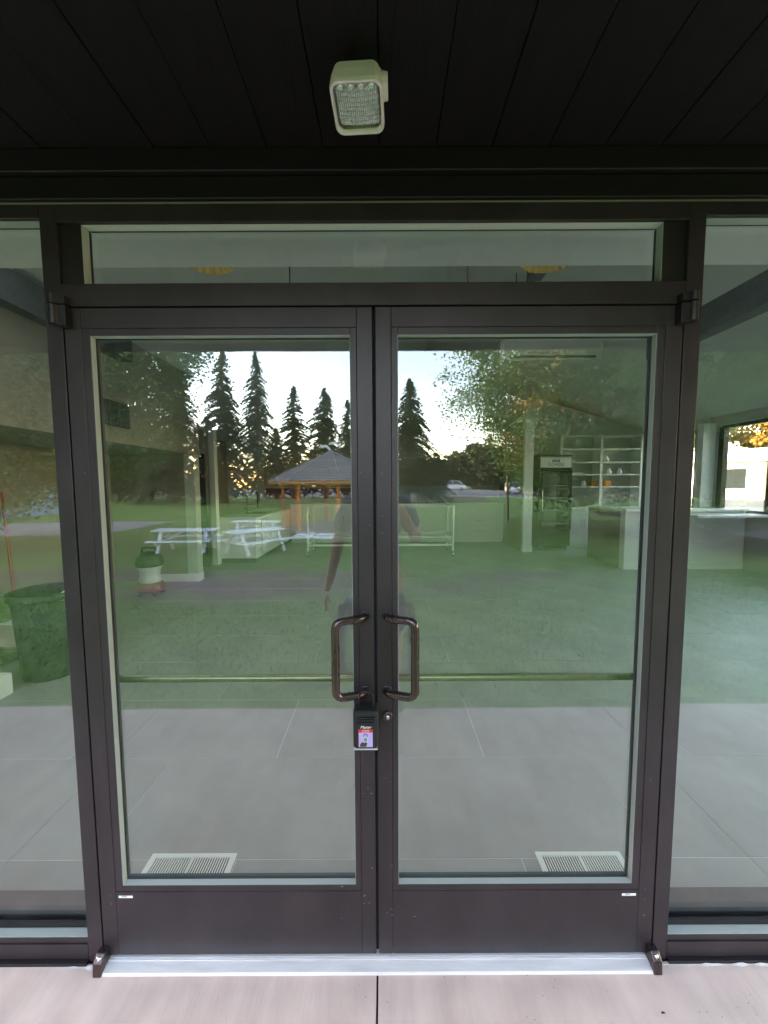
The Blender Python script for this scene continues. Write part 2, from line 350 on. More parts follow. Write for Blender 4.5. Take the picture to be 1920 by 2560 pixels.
# ================================================= SOFFIT
sof=MB().box(-7.9,7.9,-1.42,-0.02,2.53,2.60).build('entrance_soffit','black_wood'); tag(sof,kind='structure')
x=-3.9-0.078; k=0
brd=MB().box(-0.0765,0.0765,-1.40,-0.02,2.507,2.5285).mesh('soffit_board','black_wood')
while x<4.0:
    o=bpy.data.objects.new('soffit_board',brd); COL.objects.link(o); o.parent=sof; o.location=(x+0.02,0,random.uniform(-0.0012,0.0012)); x+=0.156
    if k==0:
        pass
    k+=1
b=MB().box(-7.9,-3.98,-1.4,-0.02,2.507,2.5285).box(4.05,7.9,-1.4,-0.02,2.507,2.5285); b.build('soffit_end','black_wood',sof)
MB().box(-7.9,7.9,-1.455,-1.422,2.47,2.68).build('fascia','black_wood',sof)
MB().box(-7.9,7.9,-0.034,-0.004,2.446,2.5055).build('ledger','black_metal',sof,bevel=0.002)
MB().box(-7.9,7.9,-0.018,-0.004,2.384,2.443).build('ledger','black_metal',sof,bevel=0.002)
# roof over everything
rf=MB().box(-8,8,-1.50,0.0,2.64,2.72)
RP=((-5.0,2.67),(1.1,5.15),(7.1,2.83)); SK=(0.55,1.75)  # SK: front-to-back extent of the added skylights
def rl(p,q,x): return p[1]+(q[1]-p[1])*(x-p[0])/(q[0]-p[0])
for p,q,sk in ((RP[0],RP[1],(-3.5,0.3)),(RP[1],RP[2],(1.9,5.7))):
    for (x0,x1,y0,y1) in ((p[0],q[0],-0.02,SK[0]),(p[0],q[0],SK[1],10.2),(p[0],sk[0],SK[0],SK[1]),(sk[1],q[0],SK[0],SK[1])):
        z0=rl(p,q,x0); z1=rl(p,q,x1)
        rf.add([(x0,y0,z0),(x1,y0,z1),(x1,y1,z1),(x0,y1,z0),(x0,y0,z0+.1),(x1,y0,z1+.1),(x1,y1,z1+.1),(x0,y1,z0+.1)],[(0,3,2,1),(4,5,6,7),(0,1,5,4),(2,3,7,6),(3,0,4,7),(1,2,6,5)])
roof=rf.build('building_roof','roof_grey'); tag(roof,kind='structure')
for p,q,sk in ((RP[0],RP[1],(-3.5,0.3)),(RP[1],RP[2],(1.9,5.7))):
    g=MB(); z0=rl(p,q,sk[0])+.11; z1=rl(p,q,sk[1])+.11; g.add([(sk[0],SK[0],z0),(sk[1],SK[0],z1),(sk[1],SK[1],z1),(sk[0],SK[1],z0)],[(0,1,2,3)]); g.build('added_skylight_pane','added_skylight',roof)  # added panes the camera cannot see, letting daylight into the room
# ================================================= STOREFRONT FRAME
fr=thing('storefront_frame','dark bronze aluminium storefront frame around the double doors, with transom and side glass','storefront',(0,0,0))
FD=0.114; HB=2.382
def jamb(xc,wd,z0=-0.013): return MB().box(xc-wd/2,xc+wd/2,0,FD,z0,HB).build('jamb','bronze',fr,bevel=0.0012)
for s in (-1,1):
    jamb(s*0.940,0.048); jamb(s*2.62,0.05); jamb(s*4.25,0.05)
    MB().box(min(s*0.9155,s*0.899),max(s*0.9155,s*0.899),0.05,0.112,0,2.10).build('door_stop','bronze_dark',fr)
MB().box(-0.9155,0.9155,0.0,FD,2.099,2.163).build('header','bronze',fr,bevel=0.0012)
MB().box(-0.899,0.899,0.05,0.112,2.084,2.098).build('door_stop','bronze_dark',fr)
MB().box(-0.9155,0.9155,0.0,0.050,2.334,HB).build('head','bronze',fr,bevel=0.0012)
# transom stops: black outside reveal
for nm,(a,b2,c,d) in (('glazing_stop',(-0.9155,-0.852,2.1645,2.3325)),('glazing_stop',(0.848,0.9155,2.1645,2.3325))):
    MB().box(a,b2,0.010,0.052,c,d).build(nm,'bronze_dark',fr,bevel=0.001)
MB().box(-0.852,0.848,0.040,0.0465,2.150,2.345).build('transom_pane','storefront_glass',fr)
MB().box(-0.8515,-0.8495,0.0102,0.038,2.1645,2.333).build('lit_reveal_strip','lit_reveal_strip',fr)
MB().box(0.8455,0.8475,0.0102,0.038,2.1645,2.333).build('lit_reveal_strip','lit_reveal_strip',fr)
MB().box(-0.8490,0.8450,0.012,0.038,2.3315,2.3335).build('lit_reveal_strip','vac_grey',fr)
for s in (-1,1):
    for (a,b2) in ((0.965,2.594),(2.646,4.224)):
        x0,x1=(a,b2) if s>0 else (-b2,-a)
        MB().box(x0,x1,0.0,FD,-0.002,0.050).build('sill','bronze',fr,bevel=0.0012)
        MB().box(x0,x1,0.004,FD,0.051,0.074).build('sill','bronze',fr,bevel=0.0012)
        MB().box(x0,x1,-0.012,0.10,-0.030,-0.003).build('sub_sill','bronze_dark',fr)
        MB().box(x0,x1,0.066,FD,0.075,0.118).build('glazing_stop','bronze',fr,bevel=0.001)
        MB().box(x0,x1,0.030,0.040,0.0745,0.092).build('gasket','gasket',fr)
        MB().box(x0,x1,0.0,0.051,2.345,HB).build('head','bronze',fr,bevel=0.0012)
        MB().box(x0-0.003,x1+0.003,0.0435,0.050,0.078,2.352).build('side_pane','storefront_glass',fr)
        MB().box(x0,x1,0.012,0.040,2.3425,2.3445).build('lit_reveal_strip','lit_reveal_strip',fr)
        MB().box(x0,x1,0.003,0.029,0.0742,0.0765).build('lit_reveal_strip','lit_reveal_strip',fr)  # light on the sill top, laid on as a pale strip
# threshold
b=MB(); b.prism([(-0.040,-0.0125),(-0.037,-0.004),(-0.010,0.002),(0.10,0.002),(0.10,-0.0125)],-0.896,0.896,'x'); b.build('threshold','aluminium',fr,bevel=0.001)
for k in range(3): MB().box(-0.893,0.893,-0.0085+k*0.0045,-0.0065+k*0.0045,0.0022,0.0034).build('threshold_rib','aluminium',fr)
for s in (-1,1):
    for (z0,z1) in ((-0.003,0.05),):
        pass
# ragged caulk along the sills
for (x0,x1) in ((-2.7,-0.905),(0.905,2.7)):
    b=MB(); n=90; vs=[]
    for i in range(n+1):
        x=x0+(x1-x0)*i/n; r=random.random(); near=max(0,1-abs(abs(x)-0.93)/0.10)
        gate=1 if math.sin(x*9.1+1.3)+math.sin(x*23.7)+random.uniform(-.8,.8)>-0.2 else 0.15; d=-0.0145-(0.007*r+0.012*near*random.random())*gate
        h=-0.0130+(0.009*r*r+0.012*near*random.random())*gate
        vs+=[(x,-0.0135,-0.0135),(x,-0.0135,h),(x,d,-0.0135)]
    fs=[]
    for i in range(n):
        a=i*3; fs+=[(a+1,a+2,a+5,a+4),(a,a+1,a+4,a+3),(a,a+3,a+5,a+2)]
    b.add(vs,fs); b.build('caulk_bead','caulk',fr)
# ================================================= DOOR LEAVES
def leaf(s,label):
    d=thing('glass_door',label,'door',(s*0.914,0,0),0)      # origin at the pivot edge; local x runs from pivot
    def X(a): return a-s*0.914                              # world x to local
    def B(x0,x1,*r): 
        a,b2=sorted((s*x0,s*x1)); return MB().box(X(a),X(b2),*r)
    W0,W1=0.0045,0.911
    B(W1,0.862,0.0,0.044,0.012,2.094).build('stile','bronze',d,bevel=0.0012)
    B(0.051,W0,0.0,0.044,0.012,2.094).build('stile','bronze',d,bevel=0.0012)
    B(0.0515,0.8615,0.0,0.044,2.0365,2.094).build('top_rail','bronze',d,bevel=0.0012)
    B(0.0515,0.8615,0.0,0.044,0.012,0.2385).build('kick_rail','bronze',d,bevel=0.0012)
    # glazing beads, front and back
    for (y0,y1) in ((0.0012,0.0210),(0.0280,0.0425)):
        B(0.8613,0.838,y0,y1,0.239,2.036).build('glazing_bead','bronze',d,bevel=0.001)
        B(0.070,0.0517,y0,y1,0.239,2.036).build('glazing_bead','bronze',d,bevel=0.001)
        B(0.0705,0.8375,y0,y1,2.0155,2.036).build('glazing_bead','bronze',d,bevel=0.001)
        B(0.0705,0.8375,y0,y1,0.239,0.2595).build('glazing_bead','bronze',d,bevel=0.001)
    for (a,b2,c,e) in ((0.838,0.8355,0.2595,2.0155),(0.0725,0.070,0.2595,2.0155),(0.0725,0.8355,2.0125,2.0155),(0.0725,0.8355,0.2595,0.2625)):
        B(a,b2,0.0278,0.031,c,e).build('gasket','gasket',d)
    for (a,b2,c,e) in ((0.8378,0.8362,0.2597,2.0153),(0.0718,0.0702,0.2597,2.0153),(0.0720,0.8360,2.0137,2.0153),(0.0720,0.8360,0.2597,0.2613)):
        B(a,b2,0.0025,0.0212,c,e).build('lit_reveal_strip','lit_reveal_strip',d)  # pale strips put grazing light into the door reveals
    B(0.063,0.846,0.0215,0.0275,0.252,2.023).build('glass_pane','storefront_glass',d)
  
    # pull handle
    p=rounded([(s*0.0345,0.0,1.166),(s*0.0345,-0.024,1.166),(s*0.119,-0.058,1.168),(s*0.119,-0.058,0.932),(s*0.0345,-0.024,0.926),(s*0.0345,0.0,0.926)],0.026,9)
    p=[(X(q[0]),q[1],q[2]) for q in p]
    h=MB().tube(p,0.0125,18).build('pull_handle','oiled_bronze',d)
    for z in (1.166,0.926):
        MB().lathe([(0,0.0045),(0.0155,0.0045),(0.0165,0.0025),(0.0165,0)],24,Matrix.Translation((X(s*0.0345),0,z))@Matrix.Rotation(PI/2,4,'X')).build('mounting_collar','bronze_dark',h)
    # crossbar on the inside
    hb=MB().tube([(X(s*0.040),0.088,0.921),(X(s*0.872),0.088,0.921)],0.0125,18).build('push_bar','brass_bar',d)
    for xx in (0.035,0.880):
        MB().tube([(X(s*xx),0.044,0.921),(X(s*xx),0.093,0.921)],0.014,14).build('bar_bracket','bronze_dark',hb)
    # pivots
    xp=X(s*0.905)
    t=MB()
    t.tube([(X(s*0.922),-0.020,2.040),(X(s*0.922),-0.020,2.093)],0.0145,18)
    b2=MB().box(*sorted((X(s*0.912),X(s*0.886))),-0.026,-0.0005,2.036,2.092); t.add(b2.v,b2.f); t.build('top_pivot','bronze_dark',d,bevel=0.001)
    t=MB(); t.tube([(X(s*0.922),-0.020,2.0965),(X(s*0.922),-0.020,2.122)],0.0145,18)
    b2=MB().box(*sorted((X(s*0.912),X(s*0.888))),-0.024,-0.0005,2.097,2.120); t.add(b2.v,b2.f); t.build('pivot_arm','bronze_dark',d,bevel=0.001)
    t=MB(); prof=[(-0.0005,0.048),(-0.022,0.048),(-0.040,0.030),(-0.044,-0.012),(-0.030,-0.012),(-0.020,0.0),(-0.0005,0.002)]
    t.prism(prof,*sorted((X(s*0.921),X(s*0.893))),'x'); t.build('bottom_pivot','oiled_bronze',d,bevel=0.003)
    MB().lathe([(0,0.002),(0.006,0.002),(0.007,0)],14,Matrix.Translation((X(s*0.907),-0.031,0.040))@Matrix.Rotation(R(45),4,'X')).build('pivot_screw','steel',d)
    # sticker
    st=MB().box(X(s*0.829)-0.023,X(s*0.829)+0.023,-0.0006,-0.0001,0.2185,0.2265).build('maker_sticker','paper',d)
    for k in range(5):
        MB().box(X(s*0.829)-0.012+k*0.0035,X(s*0.829)-0.0105+k*0.0035,-0.0010,-0.0007,0.2215,0.2258).build('sticker_print','gasket',st)
    # scuffs
    for k in range(16):
        xx=random.choice([0.02,0.03,0.045,0.88,0.07,0.12]); zz=random.choice([0.17,0.2,0.235,1.45,0.6,0.35,1.62])+random.uniform(-.03,.03); L_=random.uniform(0.003,0.010)
        a=random.uniform(-1.2,1.2)
        MB().bar((X(s*xx),-0.0002,zz),(X(s*xx)+L_*math.cos(a),-0.0002,zz+L_*math.sin(a)),0.0009,0.0004).build('scuff','caulk',d)
    return d
dl=leaf(-1,'left glass door leaf, the one whose pull handle carries the key lock box')
dr=leaf(1,'right glass door leaf with a round key cylinder below its pull handle')
# meeting brush seal on left leaf (recessed)
MB().box(-0.0042+0.914,0.0042+0.914,0.012,0.036,0.014,2.092).build('brush_seal','brush_seal',dl)
# key cylinder
cm=Matrix.Translation((0.036-0.914,0,0.842))@Matrix.Rotation(PI/2,4,'X')
cy=MB().lathe([(0,0.006),(0.0105,0.006),(0.0125,0.0085),(0.0155,0.0065),(0.0165,0.0)],28,cm).build('lock_cylinder','oiled_bronze',dr)
MB().lathe([(0,0.0085),(0.0055,0.0082),(0.0060,0.0060)],20,Matrix.Translation((0.036-0.914,0,0.840))@Matrix.Rotation(PI/2,4,'X')).build('key_plug','steel',cy)
MB().box(0.0354-0.914,0.0366-0.914,-0.0092,-0.0086,0.8375,0.8425).build('keyway','gasket',cy)
# ================================================= LOCK BOX
lb=thing('lock_box','black key lock box with red and lilac sticker, shackled to the left pull handle','lock box',(-0.030,-0.022,0.778))
b=MB(); W=0.038
prof=rbox(-W,W,0.0,0.118,0.010,5)
# body: rounded slab with a domed front
def slab(poly,y0,y1,inset=0.004):
    m=MB(); n=len(poly); cx=sum(p[0] for p in poly)/n; cz=sum(p[1] for p in poly)/n
    def ring(k,y): return [(cx+(p[0]-cx)*k,y,cz+(p[1]-cz)*k) for p in poly]
    vs=ring(0.95,y1)+ring(1,y1-inset)+ring(1,y0+inset)+ring(0.93,y0)
    fs=[]
    for j in range(3):
        for i in range(n): fs.append((j*n+i,j*n+(i+1)%n,(j+1)*n+(i+1)%n,(j+1)*n+i))
    fs.append(tuple(range(n))); fs.append(tuple(range(3*n,4*n))); return m.add(vs,fs,False)
slab(prof,-0.046,0.012,0.006).build('body','rubber_black',lb,bevel=0.001)
slab(rbox(-0.030,0.030,0.006,0.078,0.006,4),-0.0485,-0.040,0.002).build('front_cover','gasket',lb)
for i,(z,wd) in enumerate(((0.100,0.027),(0.093,0.026),(0.084,0.025))):
    MB().box(-wd,wd,-0.0505,-0.044,z-0.0016,z+0.0016).build('grip_ridge','black_metal',lb,bevel=0.0008)
MB().box(-0.0355,0.0355,-0.045,0.0,-0.0032,-0.0005).build('bottom_edge','vac_grey',lb,bevel=0.001)
MB().box(-0.021,0.021,-0.0492,-0.0486,0.010,0.0555).build('sticker','label_violet',lb)
MB().box(-0.0215,0.0215,-0.0498,-0.0493,0.0555,0.0655).build('sticker_band','red',lb)
text_mesh('maker_print','Master',0.0115,'paper',lb,(0,-0.0490,0.0715),shear=0.35,sx=1.0,ext=0.0003)
text_mesh('sticker_print','PORTABLE',0.0042,'paper',lb,(0,-0.0502,0.0625),ext=0.0002)
text_mesh('sticker_print','KEY STORAGE',0.0036,'paper',lb,(0,-0.0502,0.0580),ext=0.0002)
# tiny picture of a lock box held by a hand
MB().box(-0.0085,0.0075,-0.0497,-0.0493,0.024,0.043).build('sticker_picture','metal_blue',lb)
pa=rounded([(-0.0065,-0.0498,0.042),(-0.0065,-0.0498,0.050),(0.0055,-0.0498,0.050),(0.0055,-0.0498,0.042)],0.004,5)
MB().tube(pa,0.0007,6).build('sticker_picture','gasket',lb)
for k in range(3): MB().box(-0.005+k*0.003,-0.0035+k*0.003,-0.0502,-0.0498,0.028,0.038).build('sticker_picture','gasket',lb)
MB().prism([(-0.018,0.0115),(0.000,0.0115),(0.004,0.018),(0.0035,0.025),(-0.004,0.0235),(-0.010,0.026),(-0.016,0.020)],-0.0499,-0.0495,'y').build('sticker_picture','hair',lb)
# shackle over the lower handle arm
pa=rounded([(-0.022,-0.016,0.112),(-0.022,-0.016,0.163),(0.020,-0.016,0.163),(0.020,-0.016,0.112)],0.020,10)
MB().tube(pa,0.0038,12).build('shackle','steel' if 0 else 'black_metal',lb)
# ================================================= EMERGENCY LAMP HEAD
em=thing('emergency_light','square pale grey emergency lamp head with prismatic lens under the black soffit','lamp',(-0.025,-0.25,2.425))
em.rotation_euler=(R(84),0,R(-3))
# local: face looks along -Y
def sq(k): return rbox(-0.057*k,0.057*k,-0.057*k,0.057*k,0.020*k,6)
n=len(sq(1)); vs=[];fs=[]
for (k,y) in ((0.66,0.040),(0.86,0.032),(0.95,0.010),(1.0,-0.012),(0.985,-0.020),(0.90,-0.020),(0.87,-0.012)):
    vs+=[(p[0],y,p[1]) for p in sq(k)]
for j in range(6):
    for i in range(n): fs.append((j*n+i,j*n+(i+1)%n,(j+1)*n+(i+1)%n,(j+1)*n+i))
fs.append(tuple(range(n)))
MB().add(vs,fs,False).build('housing','lamp_plastic',em,bevel=0.0015)
b=MB(); vs=[(p[0],-0.004,p[1]) for p in sq(0.88)]; b.add(vs,[tuple(range(n))]); b.build('reflector','lamp_reflector',em)
# prismatic lens: rows of small ridges
b=MB(); rows=9; colsn=20
for r_ in range(rows):
    z0=-0.046+r_*0.0100; z1=z0+0.0084
    for c in range(colsn):
        x0=-0.046+c*0.0046; dx=0.0046
        sag=0.004*((x0/0.046)**2)
        yy=-0.009-0.004*random.random(); zj=random.uniform(-0.0012,0.0012)
        b.add([(x0,-0.006,z0+sag),(x0+dx,-0.006,z0+sag),(x0+dx,-0.006,z1+sag),(x0,-0.006,z1+sag),(x0+dx/2,yy,z0+0.002+sag+zj),(x0+dx/2,yy+random.uniform(-.002,.002),z1-0.001+sag)],
              [(0,1,4),(2,3,5),(0,4,5,3),(1,2,5,4)])
b.build('lens','lens',em,fix=False)
for k in range(4):
    MB().lathe([(0,0),(0.006,0.002),(0.0075,0.0065)],12,Matrix.Translation((-0.033+k*0.022,-0.0125,0.044))@Matrix.Rotation(PI/2,4,'X')).build('led_optic','steel',em)
MB().tube([(0.045,0.022,0.006),(0.066,0.022,0.006)],[0.026,0.022],24).build('swivel_knuckle','lamp_plastic',em)
MB().lathe([(0.018,0.02),(0.018,0.062),(0.034,0.066),(0.034,0.081)],24,Matrix.Rotation(R(-84),4,'X')@Matrix.Translation((0.02,0.035,0.0))).build('ceiling_mount','lamp_plastic',em)
# ================================================= ROOM
X0,X1,YB=-4.35,6.55,9.6
fl=MB().box(X0,X1,0.116,YB,-0.10,-0.0014).build('floor','grout'); tag(fl,kind='structure')
tm={}
def tilem(wd,dp):
    k=(round(wd,3),round(dp,3))
    if k not in tm: tm[k]=MB().box(0,wd,0,dp,-0.010,0.0).mesh('floor_tile','tile')
    return tm[k]
row=0; y=-0.263+0.6*0
yy=0.337-0.6
while yy<YB:
    y0=max(0.118,yy+0.0018); y1=min(YB,yy+0.6-0.0018)
    off=-0.6 if row%2==0 else 0.0
    xx=off-1.2*4
    while xx<X1:
        a=max(X0,xx+0.0018); c=min(X1,xx+1.2-0.0018)
        if c-a>0.02:
            o=bpy.data.objects.new('floor_tile',tilem(c-a,y1-y0)); COL.objects.link(o); o.parent=fl; o.location=(a,y0,random.uniform(-0.0006,0.0006))
        xx+=1.2
    row+=1; yy+=0.6
def struct(name,b,m,**k): return tag(b.build(name,m,**k),kind='structure')
# walls. left wall, with a window high enough to be out of view
struct('wall_left',MB().box(X0-0.2,X0,0.0,YB+0.2,-0.1,2.85),'drywall_tan')
wb=MB().prism([(X0,-0.1),(X1,-0.1),(X1,2.95),(1.1,5.0),(X0,2.85)],YB,YB+0.2,'y')
wall_back=struct('wall_back',wb,'drywall')
# right wall with window opening y 1.2..6.25, z 1.02..2.63
b=MB().box(X1,X1+0.2,0,YB+0.2,-0.1,1.00).box(X1,X1+0.2,0,YB+0.2,2.66,2.95).box(X1,X1+0.2,0,0.8,1.00,2.66).box(X1,X1+0.2,6.45,6.95,1.00,2.66).box(X1,X1+0.2,8.45,YB+0.2,1.00,2.66)
struct('wall_right',b,'drywall')
# front wall beyond the glass, and above it
b=MB().box(-7.9,-4.276,0.0,0.20,-0.1,2.38).box(4.276,9.9,0.0,0.20,-0.1,2.38)
b.prism([(-5.6,2.384),(8.2,2.384),(1.1,5.14)],0.001,0.050,'y')
struct('wall_front',b,'drywall_tan')
# flat ceiling strip behind the glass and sloping ceilings
struct('ceiling_strip',MB().box(X0,X1,0.052,0.455,2.452,2.60),'white_paint')
b=MB()
def cseg(p,q,ya,yb):
    b.add([(p[0],ya,p[1]),(q[0],ya,q[1]),(q[0],yb,q[1]),(p[0],yb,p[1]),(p[0],ya,p[1]+.1),(q[0],ya,q[1]+.1),(q[0],yb,q[1]+.1),(p[0],yb,p[1]+.1)],[(0,3,2,1),(4,5,6,7),(0,1,5,4),(2,3,7,6),(3,0,4,7),(1,2,6,5)])
for i,(p,q) in enumerate((((X0,2.75),(1.1,4.9)),((1.1,4.9),(X1,2.85)))):
    L_=lambda t:(p[0]+(q[0]-p[0])*t,p[1]+(q[1]-p[1])*t)
    cseg(p,q,0.2,0.55); cseg(p,q,1.75,YB); cseg(p,L_(0.155),0.55,1.75); cseg(L_(0.845),q,0.55,1.75)
for i,(p,q) in enumerate(()):
    b.add([(p[0],0.2,p[1]),(q[0],0.2,q[1]),(q[0],YB,q[1]),(p[0],YB,p[1]),(p[0],0.2,p[1]+.1),(q[0],0.2,q[1]+.1),(q[0],YB,q[1]+.1),(p[0],YB,p[1]+.1)],[(0,3,2,1),(4,5,6,7),(0,1,5,4),(2,3,7,6)])
ceil=struct('ceiling',b,'ceiling_white')
# gable end of the ceiling strip
struct('ceiling_drop',MB().box(X0,X1,0.40,0.455,2.601,2.95),'ceiling_white')
# exposed beams running front to back
def beam(xa,za,xb,zb,label,ya=0.7,yb=3.4):
    b=MB().bar((xa,ya,za),(xb,yb,zb),0.16,0.26); return tag(b.build('ceiling_beam','beam_grey'),label,'beam','dark beams under the sloping ceiling')
beam(-2.95,3.12,-2.95,3.12,'dark grey roof beam seen in the top of the left side glass')
beam(3.15,3.12,3.15,3.12,'dark grey roof beam seen in the top of the right side glass')
beam(-1.35,3.75,-1.75,4.0,'dark grey roof beam left of the middle, seen through the transom')
beam(-0.95,3.55,-1.15,4.3,'dark beam slanting upward beside the left gold pendant')
beam(1.45,3.75,1.75,4.0,'dark grey roof beam right of the middle, seen through the transom')
beam(1.05,3.55,1.15,4.3,'dark beam slanting upward beside the right gold pendant')
# pleated pendants
def pendant(x,y,z,label):
    t=thing('pendant_lamp',label,'pendant lamp',(x,y,z),0,'gold pleated pendant lamps')
    n=48; b=MB(); vs=[]; fs=[]
    for j,(r,h) in enumerate(((0.17,0.0),(0.155,0.02),(0.09,0.11),(0.03,0.15))):
        for k in range(n):
            a=2*PI*k/n; rr=r*(1+(0.05 if k%2 else -0.05)); vs.append((rr*math.cos(a),rr*math.sin(a),h+(0.006 if k%2 and j==0 else 0)))
    for j in range(3):
        for k in range(n): fs.append((j*n+k,j*n+(k+1)%n,(j+1)*n+(k+1)%n,(j+1)*n+k))
    b.add(vs,fs).build('shade','gold_shade',t,fix=False)
    MB().tube([(0,0,0.14),(0,0,1.25)],0.004,6).build('cord','black_metal',t)
    MB().lathe([(0.0,-0.02),(0.03,0.0),(0.035,0.04),(0.015,0.08)],14).build('bulb_globe','paper',t)
    return t
pendant(-1.02,1.20,2.895,'gold pleated pendant lamp, the left of the two seen through the transom')
pendant(1.02,1.20,2.895,'gold pleated pendant lamp, the right of the two seen through the transom')
for (x,label) in ((-0.93,'black round ceiling disc, the left of the two in the transom'),(0.90,'black round ceiling disc with a thin cord, the right of the two in the transom')):
    t=thing('ceiling_canopy',label,'ceiling fixture',(x,2.95,3.55),0,'black round discs hung below the ceiling')
    MB().lathe([(0,0),(0.055,0),(0.06,0.01),(0.06,0.05),(0,0.05)],24).build('disc','black_metal',t)
    MB().tube([(0,0,0.05),(0,0,0.75)],0.006,6).build('stem','black_metal',t)
# hanging split unit (pale rounded panel)
t=thing('air_conditioner','pale rounded air conditioner hung high in the right half of the room','air conditioner',(2.45,4.6,3.33))
p=rbox(-0.74,0.74,0.0,0.30,0.05,5); slab(p,-0.11,0.11,0.03).build('casing','vac_grey',t,bevel=0.005)
MB().box(-0.62,0.62,-0.125,-0.111,0.03,0.06).build('louvre','beam_grey',t)
for s in (-0.5,0.5): MB().tube([(s,0,0.3),(s,0,1.3)],0.008,6).build('hanger_rod','beam_grey',t)
# ---- left side: bulkhead, partitions
bk=thing('bulkhead','beige ceiling bulkhead with a return air grille along the left wall','bulkhead',(-3.0,0,2.05))
MB().box(-1.35,0.0,0.7,5.2,0.0,1.6).build('casing','drywall_tan',bk)
MB().box(0.001,0.012,0.7,5.2,0.0,0.09).build('trim','drywall_tan',bk)
gr=MB().box(0.002,0.010,2.78,3.46,0.18,0.46).build('air_grille','black_metal',bk)
for k in range(15): MB().box(0.010,0.026,2.80,3.44,0.195+k*0.0175,0.2015+k*0.0175).build('grille_slat','beam_grey',gr)
for k in range(5): MB().box(0.012,0.028,2.79+k*0.162,2.802+k*0.162,0.185,0.455).build('grille_mullion','beam_grey',gr)
pt=thing('partition','cream partition wall end standing below the bulkhead with white baseboard','partition',(-3.0,5.0,0))
MB().box(-0.62,0,0,0.16,0.0,2.05).build('wall','drywall_tan',pt); MB().box(-0.16,0.004,-0.004,0.164,0.121,2.049).build('corner_trim','drywall',pt); MB().box(-0.635,0.012,-0.012,0.172,0.0,0.12).build('baseboard','white_paint',pt)
MB().box(-1.35,-0.62,0.01,0.15,0.0,2.05).build('wall','drywall_tan',pt)
pt=thing('partition','narrow white partition end beyond the dark doorway on the left','partition',(-3.22,6.25,0))
MB().box(-0.10,0,0,0.14,0.0,2.6).build('wall','white_paint',pt); MB().box(-0.11,0.010,-0.010,0.15,0.0,0.12).build('baseboard','white_paint',pt)
MB().box(-0.14,-0.102,0.02,0.12,0.0,2.6).build('wall','drywall',pt)
dd=thing('doorway','dark doorway opening between the two cream partitions','doorway',(-3.35,5.75,0))
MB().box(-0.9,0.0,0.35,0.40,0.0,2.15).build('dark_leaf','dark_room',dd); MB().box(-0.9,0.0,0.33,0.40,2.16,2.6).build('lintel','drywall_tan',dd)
# ---- peninsula with sink on the left
def pull(b,x0,x1,y,z0,z1):
    pts=[(x0,y,z0),(x0,y-0.03,z0),(x1,y-0.03,z1),(x1,y,z1)]; b.tube(rounded(pts,0.008,3),0.005,6)
pe=thing('sink_counter','white sink peninsula with pale worktop and black spring tap, left of the gazebo reflection','counter',(-3.25,6.4,0))
MB().box(0.0,0.74,0.0,3.1,0.10,0.88).build('cabinet','white_paint',pe); MB().box(0.04,0.70,0.05,3.1,0.0,0.10).build('plinth','beam_grey',pe)
MB().box(-0.03,0.77,-0.03,3.1,0.88,0.92).build('worktop','white_top',pe,bevel=0.004)
MB().box(0.755,0.765,0.3,3.05,0.14,0.86).build('panel','white_paint',pe)
MB().box(0.20,0.62,0.9,1.5,0.921,0.926).build('sink','steel',pe); MB().box(0.24,0.58,0.94,1.46,0.9265,0.928).build('basin','dark_room',pe)
fa=thing('kitchen_tap','tall black spring-neck kitchen tap on the left counter','tap',(-2.97,7.25,0.926))
MB().tube(rounded([(0,0,0),(0,0,0.50),(0.24,-0.02,0.50),(0.24,-0.02,0.26)],0.115,10),0.013,10).build('spring_neck','black_metal',fa)
MB().tube([(0.24,-0.02,0.14),(0.24,-0.02,0.28)],0.020,10).build('spray_head','black_metal',fa)
MB().tube([(0,0,0.20),(0.24,-0.02,0.22)],0.007,8).build('arm','black_metal',fa); MB().tube([(0,0,0.08),(-0.08,0,0.13)],0.008,8).build('lever','black_metal',fa)
MB().lathe([(0,0.04),(0.028,0.04),(0.03,0)],16).build('base','black_metal',fa)
# ---- back wall: shiplap boards, red tile band, long cabinets
bds=MB().box(0,6.55,0,0.022,0.004,0.236).mesh('shiplap_board','shiplap')
for k in range(8):
    o=bpy.data.objects.new('shiplap_board',bds); COL.objects.link(o); o.parent=wall_back; o.location=(-3.3,YB-0.024-0.004*(k%2),1.50+0.24*k)
tb=MB().box(0,0.145,0,0.012,0,0.145).mesh('wall_tile','red_tile')
for r_ in range(2):
    for k in range(22):
        o=bpy.data.objects.new('wall_tile',tb); COL.objects.link(o); o.parent=wall_back; o.location=(-3.28+k*0.15,YB-0.016,1.16+r_*0.15)
cb=thing('base_cabinets','long row of painted base cabinets with drawers along the back wall','cabinets',(-2.45,9.0,0))
LW=5.9
MB().box(0,LW,0.02,0.58,0.10,1.0).build('carcass','white_paint',cb); MB().box(0,LW,0.08,0.56,0.0,0.10).build('plinth','white_paint',cb)
MB().box(-0.02,LW+0.02,-0.02,0.58,1.0,1.04).build('worktop','white_top',cb,bevel=0.003)
u=0.0; k=0
